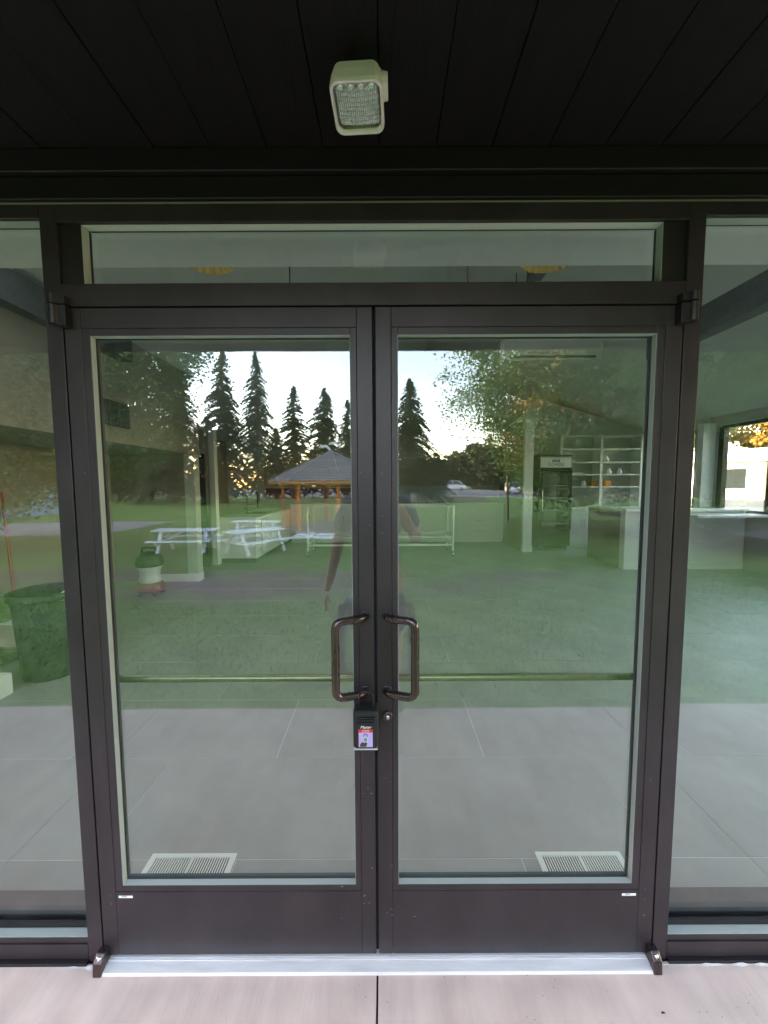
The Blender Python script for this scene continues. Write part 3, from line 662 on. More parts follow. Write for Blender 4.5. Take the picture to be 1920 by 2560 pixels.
while u<LW-0.3:
    if k%3==2:
        for (z0,z1) in ((0.12,0.38),(0.40,0.66),(0.68,0.98)):
            d_=MB().box(u+0.006,u+0.90,0.0,0.019,z0,z1).build('drawer','white_paint',cb,bevel=0.002); hb=MB(); pull(hb,u+0.36,u+0.54,0.0,(z0+z1)/2+.06,(z0+z1)/2+.06); hb.build('handle','steel',d_)
        u+=0.91
    else:
        d_=MB().box(u+0.006,u+0.90,0.0,0.019,0.80,0.98).build('drawer','white_paint',cb,bevel=0.002)
        for q in (0,1):
            d_=MB().box(u+0.006+q*0.449,u+0.450+q*0.450,0.0,0.019,0.12,0.79).build('cabinet_door','white_paint',cb,bevel=0.002); hb=MB(); xx=u+0.40+q*0.10; pull(hb,xx,xx,0.0,0.55,0.72); hb.build('handle','steel',d_)
        u+=0.91
    k+=1
# ---- white steel work table frame on casters
wt=thing('work_table','long pale steel table frame on casters in the middle of the room','table',(-1.62,7.05,0))
for xx in (0.0,3.13):
    for yy_ in (0,0.75):
        lg=MB().tube([(xx,yy_,0.12),(xx,yy_,1.08)],0.024,10).build('leg','white_paint',wt); MB().tube([(xx-0.014,yy_,0.05),(xx+0.014,yy_,0.05)],0.05,14).build('caster','steel',lg)
for (z,n_) in ((1.08,'top_rail'),(0.42,'shelf_rail'),(0.25,'shelf_rail')):
    for yy_ in (0,0.75): MB().box(0,3.13,yy_-0.02,yy_+0.02,z-0.02,z+0.02).build(n_,'white_paint',wt)
    for xx in (0,3.13): MB().box(xx-0.02,xx+0.02,0.02,0.73,z-0.02,z+0.02).build('end_rail','white_paint',wt)
for q,xx in enumerate((0.92,1.16,1.78,2.02)):
    MB().box(xx,xx+0.23,0.2,0.32,0.43,0.50).build('wire_tray','vac_grey',wt)
# ---- right: partition end, fridge, cabinets, shelves, bar
pt=thing('partition','white partition end standing left of the flower fridge','partition',(3.20,7.55,0))
MB().box(-0.0,0.20,0,0.1,0.0,3.0).build('wall','white_paint',pt); MB().box(-0.012,0.212,-0.012,0.1,0.0,0.13).build('baseboard','white_paint',pt)
MB().box(-0.0,0.16,0.101,1.9,0.0,3.0).build('wall','drywall_tan',pt)
gw=MB().prism([(3.22,0.0),(3.22,3.04),(3.94,3.70),(4.30,3.55),(X1,2.9),(X1,0.0)],8.62,8.75,'y'); struct('wall_gable',gw,'drywall')
fg=thing('flower_fridge','tall black glass-door fridge with a white sign reading FRESH FLOWERS','fridge',(3.56,7.62,0))
FW=0.74
MB().box(0,0.03,0,0.7,0.12,2.20).build('side_panel','black_metal',fg); MB().box(FW-0.03,FW,0,0.7,0.12,2.20).build('side_panel','black_metal',fg)
MB().box(0.03,FW-0.03,0.66,0.70,0.12,2.20).build('back_panel','vac_grey',fg); MB().box(0.031,FW-0.031,0.0,0.66,0.12,0.50).build('base_grille','black_metal',fg,bevel=0.004)
MB().box(0.031,FW-0.031,0.0,0.66,1.86,2.20).build('header','black_metal',fg)
dr_=MB().box(0.0,0.075,-0.045,-0.003,0.51,1.85).box(FW-0.075,FW,-0.045,-0.003,0.51,1.85).box(0.076,FW-0.076,-0.045,-0.003,1.775,1.85).box(0.076,FW-0.076,-0.045,-0.003,0.51,0.575).build('door','black_metal',fg)
MB().box(0.07,FW-0.07,-0.03,-0.02,0.57,1.78).build('pane','window_glass',dr_); MB().tube([(0.06,-0.075,1.0),(0.06,-0.075,1.4)],0.01,8).build('handle','steel',dr_)
for z in (0.62,0.92,1.22,1.5): MB().box(0.04,FW-0.04,0.03,0.6,z,z+0.012).build('shelf','white_paint',fg)
MB().box(0.005,FW-0.005,-0.02,-0.001,1.90,2.18).build('sign_frame','black_metal',fg)
sg=MB().box(0.02,FW-0.02,-0.026,-0.021,1.915,2.165).build('sign_panel','paper',fg)
MB().box(FW/2-0.085,FW/2+0.085,-0.030,-0.0265,2.045,2.095).build('sign_block','gasket',sg)
text_mesh('sign_print','FRESH',0.048,'paper',sg,(FW/2,-0.032,2.070),ext=0.001)
text_mesh('sign_print','FLOWERS',0.115,'gasket',sg,(FW/2,-0.0275,1.985),ext=0.001,sx=0.72)
for k in range(16):
    x_=0.03+k*0.043; MB().prism([(x_,2.164),(x_+0.034,2.164),(x_+0.024,2.135-0.012*random.random()),(x_+0.010,2.145)],-0.0285,-0.0268,'y').build('leaf_print','green_cloth',sg)
for xx in (0.07,FW-0.07): MB().tube([(xx-0.014,0.05,0.055),(xx+0.014,0.05,0.055)],0.05,14).build('caster','steel',fg)
def cabinet(loc,W_,H_,label,D_=0.6):
    c=thing('base_cabinet',label,'cabinet',loc)
    MB().box(0,W_,0.02,D_,0.10,H_).build('carcass','white_paint',c); MB().box(0.0,W_,0.09,D_,0.0,0.10).build('plinth','white_paint',c)
    MB().box(-0.01,W_+0.01,-0.02,D_,H_,H_+0.04).build('worktop','white_top',c)
    d_=MB().box(0.004,W_-0.004,0,0.019,H_-0.20,H_-0.012).build('drawer','white_paint',c,bevel=0.002); hb=MB(); pull(hb,W_/2-0.1,W_/2+0.1,0,H_-0.1,H_-0.1); hb.build('handle','steel',d_)
    for q in (0,1):
        d_=MB().box(0.004+q*W_/2,W_/2-0.004+q*W_/2,0,0.019,0.12,H_-0.21).build('cabinet_door','white_paint',c,bevel=0.002)
        hb=MB(); xx=W_/2-0.04+q*0.08; pull(hb,xx,xx,0,H_-0.42,H_-0.25); hb.build('handle','steel',d_)
    return c
cabinet((4.36,7.95,0),0.78,0.94,'white base cabinet with one drawer and two doors right of the flower fridge')
cabinet((5.16,7.95,0),0.9,0.94,'white base cabinet partly hidden behind the bar end')
sh=thing('wall_shelves','white open wall shelves with square bays above the cabinets at the right','shelves',(4.32,8.25,1.45))
SW=2.2
for xx in (0,0.98,1.96): MB().box(xx,xx+0.06,0,0.36,0.0 if xx==0 else -0.5,1.28).build('upright','white_paint',sh)
for z in (0.0,0.30,0.60,0.92,1.24): MB().box(0.061,1.959,0.01,0.35,z,z+0.028).build('shelf','white_paint',sh)
for (x,z,w_,h_,m_,nm,lb_,ct) in ((4.62,2.08,0.28,0.05,'vac_grey','tray','grey tray on the second shelf from the top, left bay','tray'),(4.75,1.78,0.34,0.05,'vac_grey','tray','flat grey tray on the middle shelf, left bay','tray'),
     (5.42,1.48,0.16,0.12,'orange_line','storage_box','orange box on the lowest shelf of the left bay','box'),(5.75,1.48,0.14,0.13,'orange_line','storage_box','orange box on the lowest shelf beside the right upright','box')):
    tag(MB().box(-w_/2,w_/2,-0.08,0.08,0,h_).build(nm,m_,bevel=0.01,loc=(x-0.2 if x>5.3 else x,8.40,z)),lb_,ct)
for i,(x,z) in enumerate(((5.0,1.48),(5.55,2.08),(5.62,1.78),(5.88,1.78))):
    v_=MB().lathe([(0.0,0.0),(0.045,0.0),(0.06,0.05),(0.03,0.11),(0.035,0.14)],16).build('vase','white_top',loc=(x,8.42,z)); tag(v_,['small white vase on the lowest shelf of the left bay','small white vase alone on the high shelf of the right bay','left of two small white vases on the middle right shelf','right of two small white vases on the middle right shelf'][i],'vase')
ba=thing('bar_counter','bar-height counter with white end, side panel tinted tan for shade and white top at the right','bar counter',(4.36,5.70,0))
MB().box(0.0,2.15,0.0,0.15,0.0,1.05).build('front_wall','white_paint',ba); MB().box(-0.012,2.15,-0.014,0.0,0.0,0.13).build('baseboard','white_paint',ba)
MB().box(0.0,0.14,0.151,1.25,0.0,1.05).build('side_wall','drywall_tan',ba)  # tan instead of white paints the shadow side
MB().box(-0.03,2.16,-0.06,0.22,1.052,1.095).build('bar_top','white_top',ba,bevel=0.004); MB().box(-0.03,0.2,0.221,1.27,1.052,1.095).build('bar_top','white_top',ba,bevel=0.004)
MB().box(0.9,2.15,-0.50,-0.07,0.98,1.02).build('lower_top','white_top',ba,bevel=0.004)
# ---- right wall window
wn=thing('side_window','black framed window in the right wall looking out on the road','window',(X1,0.8,1.0))
for z0,z1 in ((0.0,0.06),(1.60,1.66)): MB().box(0.05,0.15,0,5.65,z0,z1).build('frame','black_metal',wn)
ML=(0.0,1.15,2.3,3.45,4.55,5.54)
for y0 in ML: MB().box(0.05,0.15,y0,y0+0.11,0.061,1.599).build('mullion','black_metal',wn)
for a,c in zip(ML[:-1],ML[1:]):
    MB().box(0.09,0.098,a+0.111,c-0.001,0.062,1.598).build('pane','window_glass',wn); MB().box(0.044,0.049,a+0.112,a+0.120,0.07,1.59).build('glazing_bead','steel',wn)
MB().box(-0.03,0.049,-0.02,5.64,-0.04,-0.001).build('sill','white_top',wn)
MB().box(-0.25,-0.001,5.66,5.80,-0.99,1.72).build('casing','white_paint',wn)
wn=thing('side_window','added black framed window in the right wall, unseen beyond the white pilaster, lighting the shelves','window',(X1,6.95,1.0))  # added window hidden behind the door frame, to light fridge and shelves
for z0,z1 in ((0.0,0.06),(1.60,1.66)): MB().box(0.05,0.15,0,1.5,z0,z1).build('frame','black_metal',wn)
for y0 in (0.0,0.7,1.42): MB().box(0.05,0.15,y0,y0+0.08,0.061,1.599).build('mullion','black_metal',wn)
for y0 in (0.081,0.781): MB().box(0.09,0.098,y0,y0+0.618,0.062,1.598).build('pane','window_glass',wn)
# ---- floor registers
def register(x0,x1,label):
    g=thing('floor_register',label,'floor vent',((x0+x1)/2,0.285,0.0),0,'white floor registers')
    W_=(x1-x0)/2; D_=0.075; b=MB()
    b.box(-W_,W_,-D_,-D_+0.018,0.0008,0.006).box(-W_,W_,D_-0.018,D_,0.0008,0.006).box(-W_,-W_+0.022,-D_+0.0181,D_-0.0181,0.0008,0.006).box(W_-0.022,W_,-D_+0.0181,D_-0.0181,0.0008,0.006)
    b.build('frame','white_paint',g,bevel=0.001)
    MB().box(-W_+0.0225,W_-0.0225,-D_+0.0185,D_-0.0185,0.0007,0.0012).build('dark_duct','gasket',g)
    MB().box(-0.006,0.006,-D_+0.0185,D_-0.0185,0.0013,0.0055).build('centre_rib','white_paint',g)
    n=15; mm=MB().box(-0.0022,0.0022,-D_+0.019,D_-0.019,0.0013,0.0052).mesh('louvre','white_paint')
    for s in (-1,1):
        for k in range(n):
            o=bpy.data.objects.new('louvre',mm); COL.objects.link(o); o.parent=g; o.location=(s*(0.0125+k*(W_-0.036)/(n-1)),0,0); o.rotation_euler=(0,s*0.35,0)
register(-0.965,-0.605,'white floor register inside the left door')
register(0.665,1.025,'white floor register inside the right door')
# ---- left side odds and ends
tb_=thing('trash_bin','round dark grey rubber bin inside the left side glass','bin',(-2.77,1.98,0.001))
MB().lathe([(0,0.02),(0.17,0.02),(0.185,0.0),(0.20,0.02),(0.245,0.66)],40).build('drum','bin_grey',tb_,fix=False)
MB().lathe([(0.235,0.66),(0.268,0.66),(0.272,0.69),(0.262,0.71),(0.240,0.71),(0.235,0.66)],40).build('rim','bin_grey',tb_)
MB().lathe([(0.233,0.71),(0.19,0.05),(0.0,0.05)],40).build('inner_wall','gasket',tb_,fix=False)
for s in (-1,1): MB().box(s*0.27-0.03,s*0.27+0.03,-0.06,0.06,0.60,0.655).build('grip','bin_grey',tb_,bevel=0.01)
tag(MB().prism([(-0.08,0.0),(0.09,0.0),(0.10,0.12)],-0.002,0.002,'y').build('paper_scrap','paper',loc=(-2.62,1.98,0.66)),'white scrap of paper sticking out of the grey bin','paper')
br=thing('broom','broom with a red wooden handle leaning on the left wall behind the bin','broom',(-4.12,3.05,0.0))
MB().tube([(0.02,0,0.14),(-0.16,0.12,1.5)],0.014,10).build('handle','broom_wood',br)
b=MB(); b.prism([(-0.12,0.0),(0.14,0.0),(0.05,0.17),(-0.02,0.17)],-0.03,0.03,'y'); b.build('bristles','bristle',br)
rk=thing('push_brush','green-handled brush lying against the left wall pile','brush',(-3.65,2.25,0.02))
MB().tube([(0.22,-0.10,0.05),(-0.45,0.30,0.50)],0.022,10).build('handle','bin_grey',rk); MB().box(0.12,0.36,-0.2,0.0,0.0,0.07).build('head','green_cloth',rk,bevel=0.01)
bb=MB(); vs=[];fs=[]; n=14
for j in range(n):
    for i in range(n):
        a=i/(n-1)-.5; c=j/(n-1)-.5; h=max(0,0.25-(a*a+c*c))*1.0*(0.75+0.6*random.random()); vs.append((a*0.55+random.uniform(-.015,.015),c*0.5+random.uniform(-.015,.015),h))
for j in range(n-1):
    for i in range(n-1): fs.append((j*n+i,j*n+i+1,(j+1)*n+i+1,(j+1)*n+i))
tag(MB().add(vs,fs).build('cloth_heap','green_cloth',loc=(-4.0,2.62,0.23)),'crumpled olive green cloth on the pale box at the left','cloth')
cbx=thing('cardboard_box','long pale cardboard box flat on the floor by the left wall','box',(-3.75,2.80,0.0))
MB().box(-0.55,0.42,-0.32,0.28,0.0,0.22).build('body','cardboard',cbx,bevel=0.004); MB().box(-0.55,0.42,-0.325,0.285,0.221,0.226).build('flap','paper',cbx)
tag(MB().box(-0.15,0.15,-0.1,0.1,0,0.16).build('carton','white_paint',bevel=0.004,loc=(-2.95,1.55,0.001)),'small white carton on the floor at the far left edge','carton')
tag(MB().prism([(-0.1,0),(0.1,0),(0.07,0.07),(-0.05,0.05)],-0.06,0.06,'y').build('work_glove','yellow',loc=(-2.97,1.58,0.163)),'yellow work glove on top of the small white carton','glove')
sv=thing('shop_vacuum','wet and dry vacuum with dark green lid, white drum and red base','vacuum cleaner',(-3.32,4.25,0.0))
MB().lathe([(0,0.06),(0.17,0.06),(0.185,0.10),(0.17,0.17),(0.15,0.19)],24).build('base','vac_red',sv); 
MB().lathe([(0.14,0.19),(0.15,0.21),(0.125,0.28),(0.13,0.34),(0.16,0.42)],24).build('drum','vac_grey',sv)
MB().lathe([(0.165,0.42),(0.18,0.45),(0.165,0.54),(0.10,0.61),(0.0,0.63)],24).build('lid','dark_room',sv)
MB().tube(rounded([(-0.10,0,0.60),(-0.10,0,0.68),(0.10,0,0.68),(0.10,0,0.60)],0.03,5),0.014,8).build('lid_handle','dark_room',sv)
for a in (0.8,2.4,4.0,5.5): MB().tube([(0.15*math.cos(a)-0.012,0.15*math.sin(a),0.03),(0.15*math.cos(a)+0.012,0.15*math.sin(a),0.03)],0.03,12).build('caster','rubber_black',sv)
# stray seed / leaf specks on the concrete
for i,(x,y,lb_) in enumerate(((-0.37,-0.16,'small dark curled leaf on the concrete, left of the joint'),(0.86,-0.13,'tiny dark speck on the concrete at the right'))):
    tag(MB().prism([(-0.006,0),(0.0,0.003),(0.006,0.0),(0.002,0.0015)],-0.002,0.002,'y').build('fallen_leaf','hair',loc=(x,y,-0.0135)),lb_,'leaf')

# ================================================= OUTDOORS (seen mirrored in the glass)
def tri_mesh(name,V,F,m,tint=None):
    me=bpy.data.meshes.new(name); nV=len(V); k=F.shape[1]; nF=len(F)
    me.vertices.add(nV); me.vertices.foreach_set('co',V.astype(np.float32).ravel())
    me.loops.add(nF*k); me.loops.foreach_set('vertex_index',F.astype(np.int32).ravel())
    me.polygons.add(nF); me.polygons.foreach_set('loop_start',np.arange(0,nF*k,k,dtype=np.int32)); me.polygons.foreach_set('loop_total',np.full(nF,k,dtype=np.int32))
    me.update(calc_edges=True)
    if tint is not None:
        a=me.attributes.new('tint','FLOAT_COLOR','FACE'); c=np.ones((nF,4),dtype=np.float32); c[:,:3]=tint; a.data.foreach_set('color',c.ravel())
    me.materials.append(M[m]); me.validate(); return me
def leaves(centres,size,flat=0.3,dirs=None):
    n=len(centres); a=RNG.normal(size=(n,3)); a[:,2]*=flat
    if dirs is not None: a=dirs+0.35*a
    a/=np.linalg.norm(a,axis=1)[:,None]; b=RNG.normal(size=(n,3)); b-=a*(a*b).sum(1)[:,None]; b/=np.linalg.norm(b,axis=1)[:,None]
    s=(size*RNG.uniform(0.6,1.3,n))[:,None]
    P=np.stack([centres-a*s*.5,centres+b*s*.36,centres+a*s*.6,centres-b*s*.36],1).reshape(-1,3)
    return P,np.arange(n*4).reshape(n,4)
def crown(rx,rz,nclump,per,size,warm=0.0,warmside=(-1,0),base=(0.055,0.085,0.03)):
    C=[];T=[]; ph=RNG.uniform(0,6.3,6)
    for i in range(nclump):
        d=RNG.normal(size=3); d/=np.linalg.norm(d); d[2]=d[2] if d[2]>-0.88 else -0.8*RNG.random()
        rr=RNG.uniform(0.45,1.0)**0.5
        th=math.atan2(d[1],d[0]); el=math.asin(d[2])
        lob=1+0.10*math.sin(3*th+ph[0])*math.cos(2*el+ph[1])+0.09*math.sin(5*th+4*el+ph[2])+0.07*math.sin(8*el+2*th+ph[3])+0.05*math.sin(11*th+ph[4]-7*el)
        c=d*np.array([rx,rx,rz])*rr*lob*RNG.uniform(0.88,1.05)
        r=RNG.uniform(0.09,0.20)*rx
        p=RNG.normal(size=(per,3))*r*0.45; p[:,2]*=0.55
        C.append(c+p)
        t=np.array(base)*RNG.uniform(0.65,1.5)
        wamt=warm*max(0,(d[0]*warmside[0]+d[1]*warmside[1])*0.9+RNG.uniform(-0.3,0.35))
        if wamt>0.60: t=np.array((0.34,0.15,0.035))*RNG.uniform(0.6,1.2)*0.7+t*0.3
        T.append(np.tile(t,(per,1))*RNG.uniform(0.75,1.25,(per,1)))
    C=np.concatenate(C); T=np.concatenate(T); P,F=leaves(C,size,0.6); return P,F,T
def trunk_mb(h,r,limbs,spread,top):
    b=MB(); b.tube([(0,0,-0.2),(0.03,0.02,h*0.4),(-0.04,0.05,h)],[r*1.3,r,r*0.72],12)
    for i in range(limbs):
        a=2*PI*i/limbs+random.uniform(-.3,.3); q=random.uniform(0.55,1.0)
        b.tube([(-0.03,0.04,h*q),(spread*0.35*math.cos(a),spread*0.35*math.sin(a),h+top*0.3),(spread*0.8*math.cos(a),spread*0.8*math.sin(a),h+top*random.uniform(0.5,0.9))],[r*0.5,r*0.3,r*0.08],7)
    return b
def broadleaf(loc,rx,rz,hc,label,nclump=520,per=60,size=0.26,warm=0,warmside=(-1,0),base=(0.055,0.085,0.03),name='maple_tree',group=None,tr=0.28):
    t=thing(name,label,'tree',loc,0,group)
    P,F,T=crown(rx,rz,nclump,per,size,warm,warmside,base)
    o=bpy.data.objects.new('crown',tri_mesh('crown',P,F,'leaf',T)); COL.objects.link(o); o.parent=t; o.location=(0,0,hc)
    trunk_mb(max(1.2,hc-rz*0.55),tr,7,rx,rz).build('trunk','bark',t,fix=False); return t
broadleaf((-15.4,-12.5,gz(0,-12.5)),7.2,5.9,6.6,'large dark broadleaf tree whose crown overhangs the lawn at the left',2200,100,0.15,base=(0.085,0.15,0.05),tr=0.34)
broadleaf((13.0,-17.0,gz(0,-17)),8.2,6.6,7.0,'tall maple turning orange on its left side, right of the gazebo',3200,115,0.135,warm=0.56,warmside=(-0.95,0.3),base=(0.075,0.145,0.038),tr=0.30)
g_=broadleaf((22.5,-17.0,gz(0,-17)),8.0,6.3,7.2,'big green maple farther right beside the parking lot',700,75,0.32,base=(0.055,0.085,0.03),tr=0.35)
# conifers
def conifer_mesh(h,wd,seed,droop=0.35,dens=1.0):
    r=np.random.default_rng(seed); C=[];D=[];S=[];T=[]
    z=0.10*h
    while z<h*0.995:
        f=1-(z/h); prof=wd*(f**0.82)*(0.72+0.45*r.random())
        if f>0.85: prof*=0.85
        nb=int((7 if f>0.3 else 5)*dens)+1
        for k in range(nb):
            a=r.uniform(0,2*PI); L_=max(0.12,prof*r.uniform(0.55,1.15)); n=max(3,int(L_/0.16)); t=np.linspace(0.08,1,n)
            up=0.10*L_; zz=z+up*t*3.0*(1-t)-droop*L_*t*t
            px=np.cos(a)*L_*t; py=np.sin(a)*L_*t
            for q in (-1,0,1):
                side=np.array([-np.sin(a),np.cos(a)])*q
                sp=0.10*L_*(1-t*0.8)
                c=np.stack([px+side[0]*sp+r.normal(0,.03,n),py+side[1]*sp+r.normal(0,.03,n),zz-0.05*abs(q)+r.normal(0,.03,n)],1)
                dd=np.stack([np.full(n,np.cos(a)+side[0]*0.9),np.full(n,np.sin(a)+side[1]*0.9),np.full(n,-0.45)],1)
                C.append(c);D.append(dd);T.append(np.tile(np.array((0.022,0.042,0.022))*r.uniform(0.7,1.5),(n,1)))
        z+=h*0.011*(0.7+0.8*f+0.3)
    C=np.concatenate(C);D=np.concatenate(D);D/=np.linalg.norm(D,axis=1)[:,None];T=np.concatenate(T)
    global RNG
    old=RNG; RNG=r; P,F=leaves(C,0.30,0.5,D); RNG=old
    return tri_mesh('crown',P,F,'leaf',T)
cm_=[conifer_mesh(18,4.6,1),conifer_mesh(17,4.2,2,0.42),conifer_mesh(14,4.4,3,0.3,0.9),conifer_mesh(17,5.4,8,0.5,1.35),conifer_mesh(14,3.8,9,0.22,0.65)]
tkm=MB().tube([(0,0,-0.3),(0,0,6),(0,0,17)],[0.24,0.18,0.02],8).mesh('trunk','bark')
tkm2=MB().tube([(0,0,-0.3),(0,0,6),(0,0,13)],[0.24,0.18,0.02],8).mesh('trunk','bark')
def cf(u,vtop,L,k,label,wsc=1.0):   # world from a bearing: L = distance behind the glass line
    dc=L+1.17; x=0.028+(u-829.5)/831*dc; z=gz(0,-L); top=1.577+(1046-vtop)/831*dc; H=[18,17,14,17,14][k]
    s=(top-z)/H
    t=thing('conifer',label,'tree',(x,-L,z),random.uniform(0,6),'row of conifers beyond the lawn'); t.scale=(s*wsc,s*wsc,s)
    o=bpy.data.objects.new('crown',cm_[k]); COL.objects.link(o); o.parent=t
    o=bpy.data.objects.new('trunk',tkm if k in (0,1,3) else tkm2); COL.objects.link(o); o.parent=t
for (u,v,L,k,lb_,ws) in ((382,742,42,3,'tall spire-shaped conifer, first from the left in the row',1.0),(487,754,43,1,'tall conifer, second from the left in the row',1.05),(559,764,42,0,'slim dark conifer, third from the left in the row',0.9),
    (641,838,45,4,'shorter open conifer, fourth from the left in the row',1.1),(704,842,47,2,'shorter conifer standing right above the gazebo roof',1.0),(752,868,46,4,'small conifer right of the gazebo peak',1.0),
    (884,822,38,3,'drooping conifer just right of the door meeting stiles',1.15),(450,900,46,2,'low bushy conifer between the first two spires',1.2),(600,925,50,2,'low conifer filling the gap right of the third spire',1.3),
    (330,860,48,2,'conifer at the left end of the row, behind the broadleaf crown',1.3),(260,820,50,1,'tall conifer hidden behind the broadleaf crown at the left',1.4),(160,800,50,0,'far left conifer of the row',1.5),(40,790,48,0,'leftmost conifer beyond the gravel path',1.5),
    (800,885,52,2,'conifer hidden behind the door meeting stiles',1.2),(948,985,50,2,'small conifer right of the drooping conifer',1.2)):
    cf(u,v,L,k,lb_,ws)
# far tree belt; the left group is added to block the low sun
for i in range(22):
    x=-84+i*11+random.uniform(-3,3); y=-98-random.uniform(0,12)
    if i<9: x=-50-random.uniform(0,7); y=-6-i*9.0
    if i==0:
        b0=broadleaf((x,y,gz(0,y)),9,5.5,5.0,'far tree added left of the lawn to block the low sun',420,50,0.9,base=(0.045,0.065,0.03),name='far_tree',group='belt of far trees round the lawn and lot')
    else:
        c=copy_tree(b0); c['label']='far tree added left of the lawn to block the low sun' if i<9 else 'far tree in the belt behind the parking lot'; c.location=(x,y,gz(0,y)); c.rotation_euler=(0,0,random.uniform(0,6)); c.scale=(1,1,random.uniform(0.8,1.2))
# ---- gazebo
GX,GY,GZ=-2.6,-18.3,gz(0,-18.3)
gb=thing('gazebo','cedar gazebo with grey shingled hexagonal roof on the lawn','gazebo',(GX,GY,GZ),R(8))
NS=8; RR=3.05
def ring(r,z,off=0.5): return [(r*math.cos(2*PI*(k+off)/NS),r*math.sin(2*PI*(k+off)/NS),z) for k in range(NS)]
MB().add(ring(2.5,0.12)+ring(2.5,0.24),[tuple(range(NS)),tuple(range(NS,2*NS))]+[(k,(k+1)%NS,(k+1)%NS+NS,k+NS) for k in range(NS)]).build('deck','shingle',gb)
MB().add(ring(2.35,-0.1)+ring(2.35,0.119),[(k,(k+1)%NS,(k+1)%NS+NS,k+NS) for k in range(NS)]).build('deck_skirt','cedar',gb)
EZ=2.42; AZ=3.95
po=ring(2.36,0)
for k,p in enumerate(po):
    MB().box(p[0]-0.075,p[0]+0.075,p[1]-0.06,p[1]+0.06,0.24,EZ).build('post','cedar',gb)
for k in range(NS):
    a=po[k]; c=po[(k+1)%NS]
    MB().bar((a[0],a[1],EZ-0.08),(c[0],c[1],EZ-0.08),0.05,0.16).build('eave_beam','cedar',gb)
    if k==1 : continue
    MB().bar((a[0],a[1],1.12),(c[0],c[1],1.12),0.08,0.05).build('hand_rail','cedar',gb); MB().bar((a[0],a[1],0.42),(c[0],c[1],0.42),0.05,0.05).build('base_rail','cedar',gb)
    for q in range(1,11):
        t_=q/11; MB().bar((a[0]+(c[0]-a[0])*t_,a[1]+(c[1]-a[1])*t_,0.44),(a[0]+(c[0]-a[0])*t_,a[1]+(c[1]-a[1])*t_,1.10),0.03).build('baluster','cedar',gb)
e=ring(RR,EZ-0.02); MB().add(e+[(0,0,AZ)],[(k,(k+1)%NS,NS) for k in range(NS)]).build('roof_deck','cedar',gb,fix=False)
ms=MB(); NC=16
for k in range(NS):
    a=Vector(ring(RR*1.01,EZ)[k]); c=Vector(ring(RR*1.01,EZ)[(k+1)%NS]); ap=Vector((0,0,AZ+0.02)); nrm=(c-a).cross(ap-a).normalized()
    if nrm.z<0: nrm=-nrm
    for j in range(NC):
        t0=j/NC; t1=min(1,(j+1.25)/NC); p0=a.lerp(ap,t0); p1=c.lerp(ap,t0); q0=a.lerp(ap,t1); q1=c.lerp(ap,t1)
        n=max(1,int((p1-p0).length/0.22))
        for i in range(n):
            s0=i/n; s1=(i+0.93)/n; up=nrm*(0.04+0.012*random.random())
            A=p0.lerp(p1,s0)+up; B_=p0.lerp(p1,s1)+up; C_=q0.lerp(q1,s1)+nrm*0.01; D_=q0.lerp(q1,s0)+nrm*0.01
            ms.add([A,B_,C_,D_,A-up*0.9,B_-up*0.9],[(0,1,2,3),(4,5,1,0)])
sh_=ms.build('roof_shingles','shingle',gb,fix=False); tag(sh_,kind='stuff')
for k in range(NS): 
    a=Vector(ring(RR*1.02,EZ+0.05)[k]); MB().bar(a,(0,0,AZ+0.08),0.09,0.03).build('hip_cap','shingle',gb)
    c=Vector(ring(RR*1.0,EZ-0.03)[(k+1)%NS]); a2=Vector(ring(RR*1.0,EZ-0.03)[k]); MB().bar(a2,c,0.03,0.12).build('eave_board','cedar',gb)
for k in range(3): MB().box(-0.9,0.9,2.36+k*0.28,2.64+k*0.28,0.14-k*0.06-0.06,0.20-k*0.06-0.04).build('step','picnic_white',gb)
wv=thing('weathervane','two leaping dolphins weathervane on the gazebo peak','weathervane',(GX-0.05,GY,GZ+AZ+0.05))
MB().tube([(0,0,-0.08),(0,0,0.2)],0.012,8).build('rod','metal_blue',wv)
dol=[(-0.34,0.10),(-0.28,0.17),(-0.16,0.225),(-0.03,0.235),(0.02,0.27),(0.05,0.22),(0.14,0.15),(0.20,0.04),(0.28,-0.02),(0.20,-0.03),(0.16,-0.10),(0.13,0.0),(0.03,0.10),(-0.08,0.13),(-0.13,0.08),(-0.16,0.13),(-0.27,0.11)]
for (dx,dz,s) in ((-0.22,0.04,1.1),(0.26,0.20,1.1)): MB().prism([(x*s+dx,z*s+dz) for x,z in dol],-0.01,0.01,'y').build('dolphin','metal_blue',wv)
# ---- picnic tables
def picnic():
    t=thing('picnic_table','white wooden picnic table','picnic table',(0,0,0),0,'white picnic tables on the lawn')
    for k in range(5): MB().box(-0.92,0.92,-0.36+k*0.146,-0.225+k*0.146,0.73,0.768).build('top_board','picnic_white',t,bevel=0.004)
    for s in (-1,1):
        for k in range(2): MB().box(-0.92,0.92,s*0.70-0.135+k*0.138,s*0.70-0.003+k*0.138,0.43,0.468).build('bench_board','picnic_white',t,bevel=0.004)
        MB().bar((s*0.62,-0.80,0.40),(s*0.62,0.80,0.40),0.04,0.09).build('bench_support','picnic_white',t); MB().bar((s*0.62,-0.34,0.69),(s*0.62,0.34,0.69),0.04,0.08).build('top_support','picnic_white',t)
        for q in (-1,1): MB().bar((s*0.66,q*0.62,0.0),(s*0.66,q*0.24,0.72),0.04,0.10,up=(1,0,0)).build('leg','picnic_white',t)
        MB().bar((s*0.60,0,0.40),(s*0.1,0,0.72),0.04,0.07).build('brace','picnic_white',t)
    return t
pc=picnic()
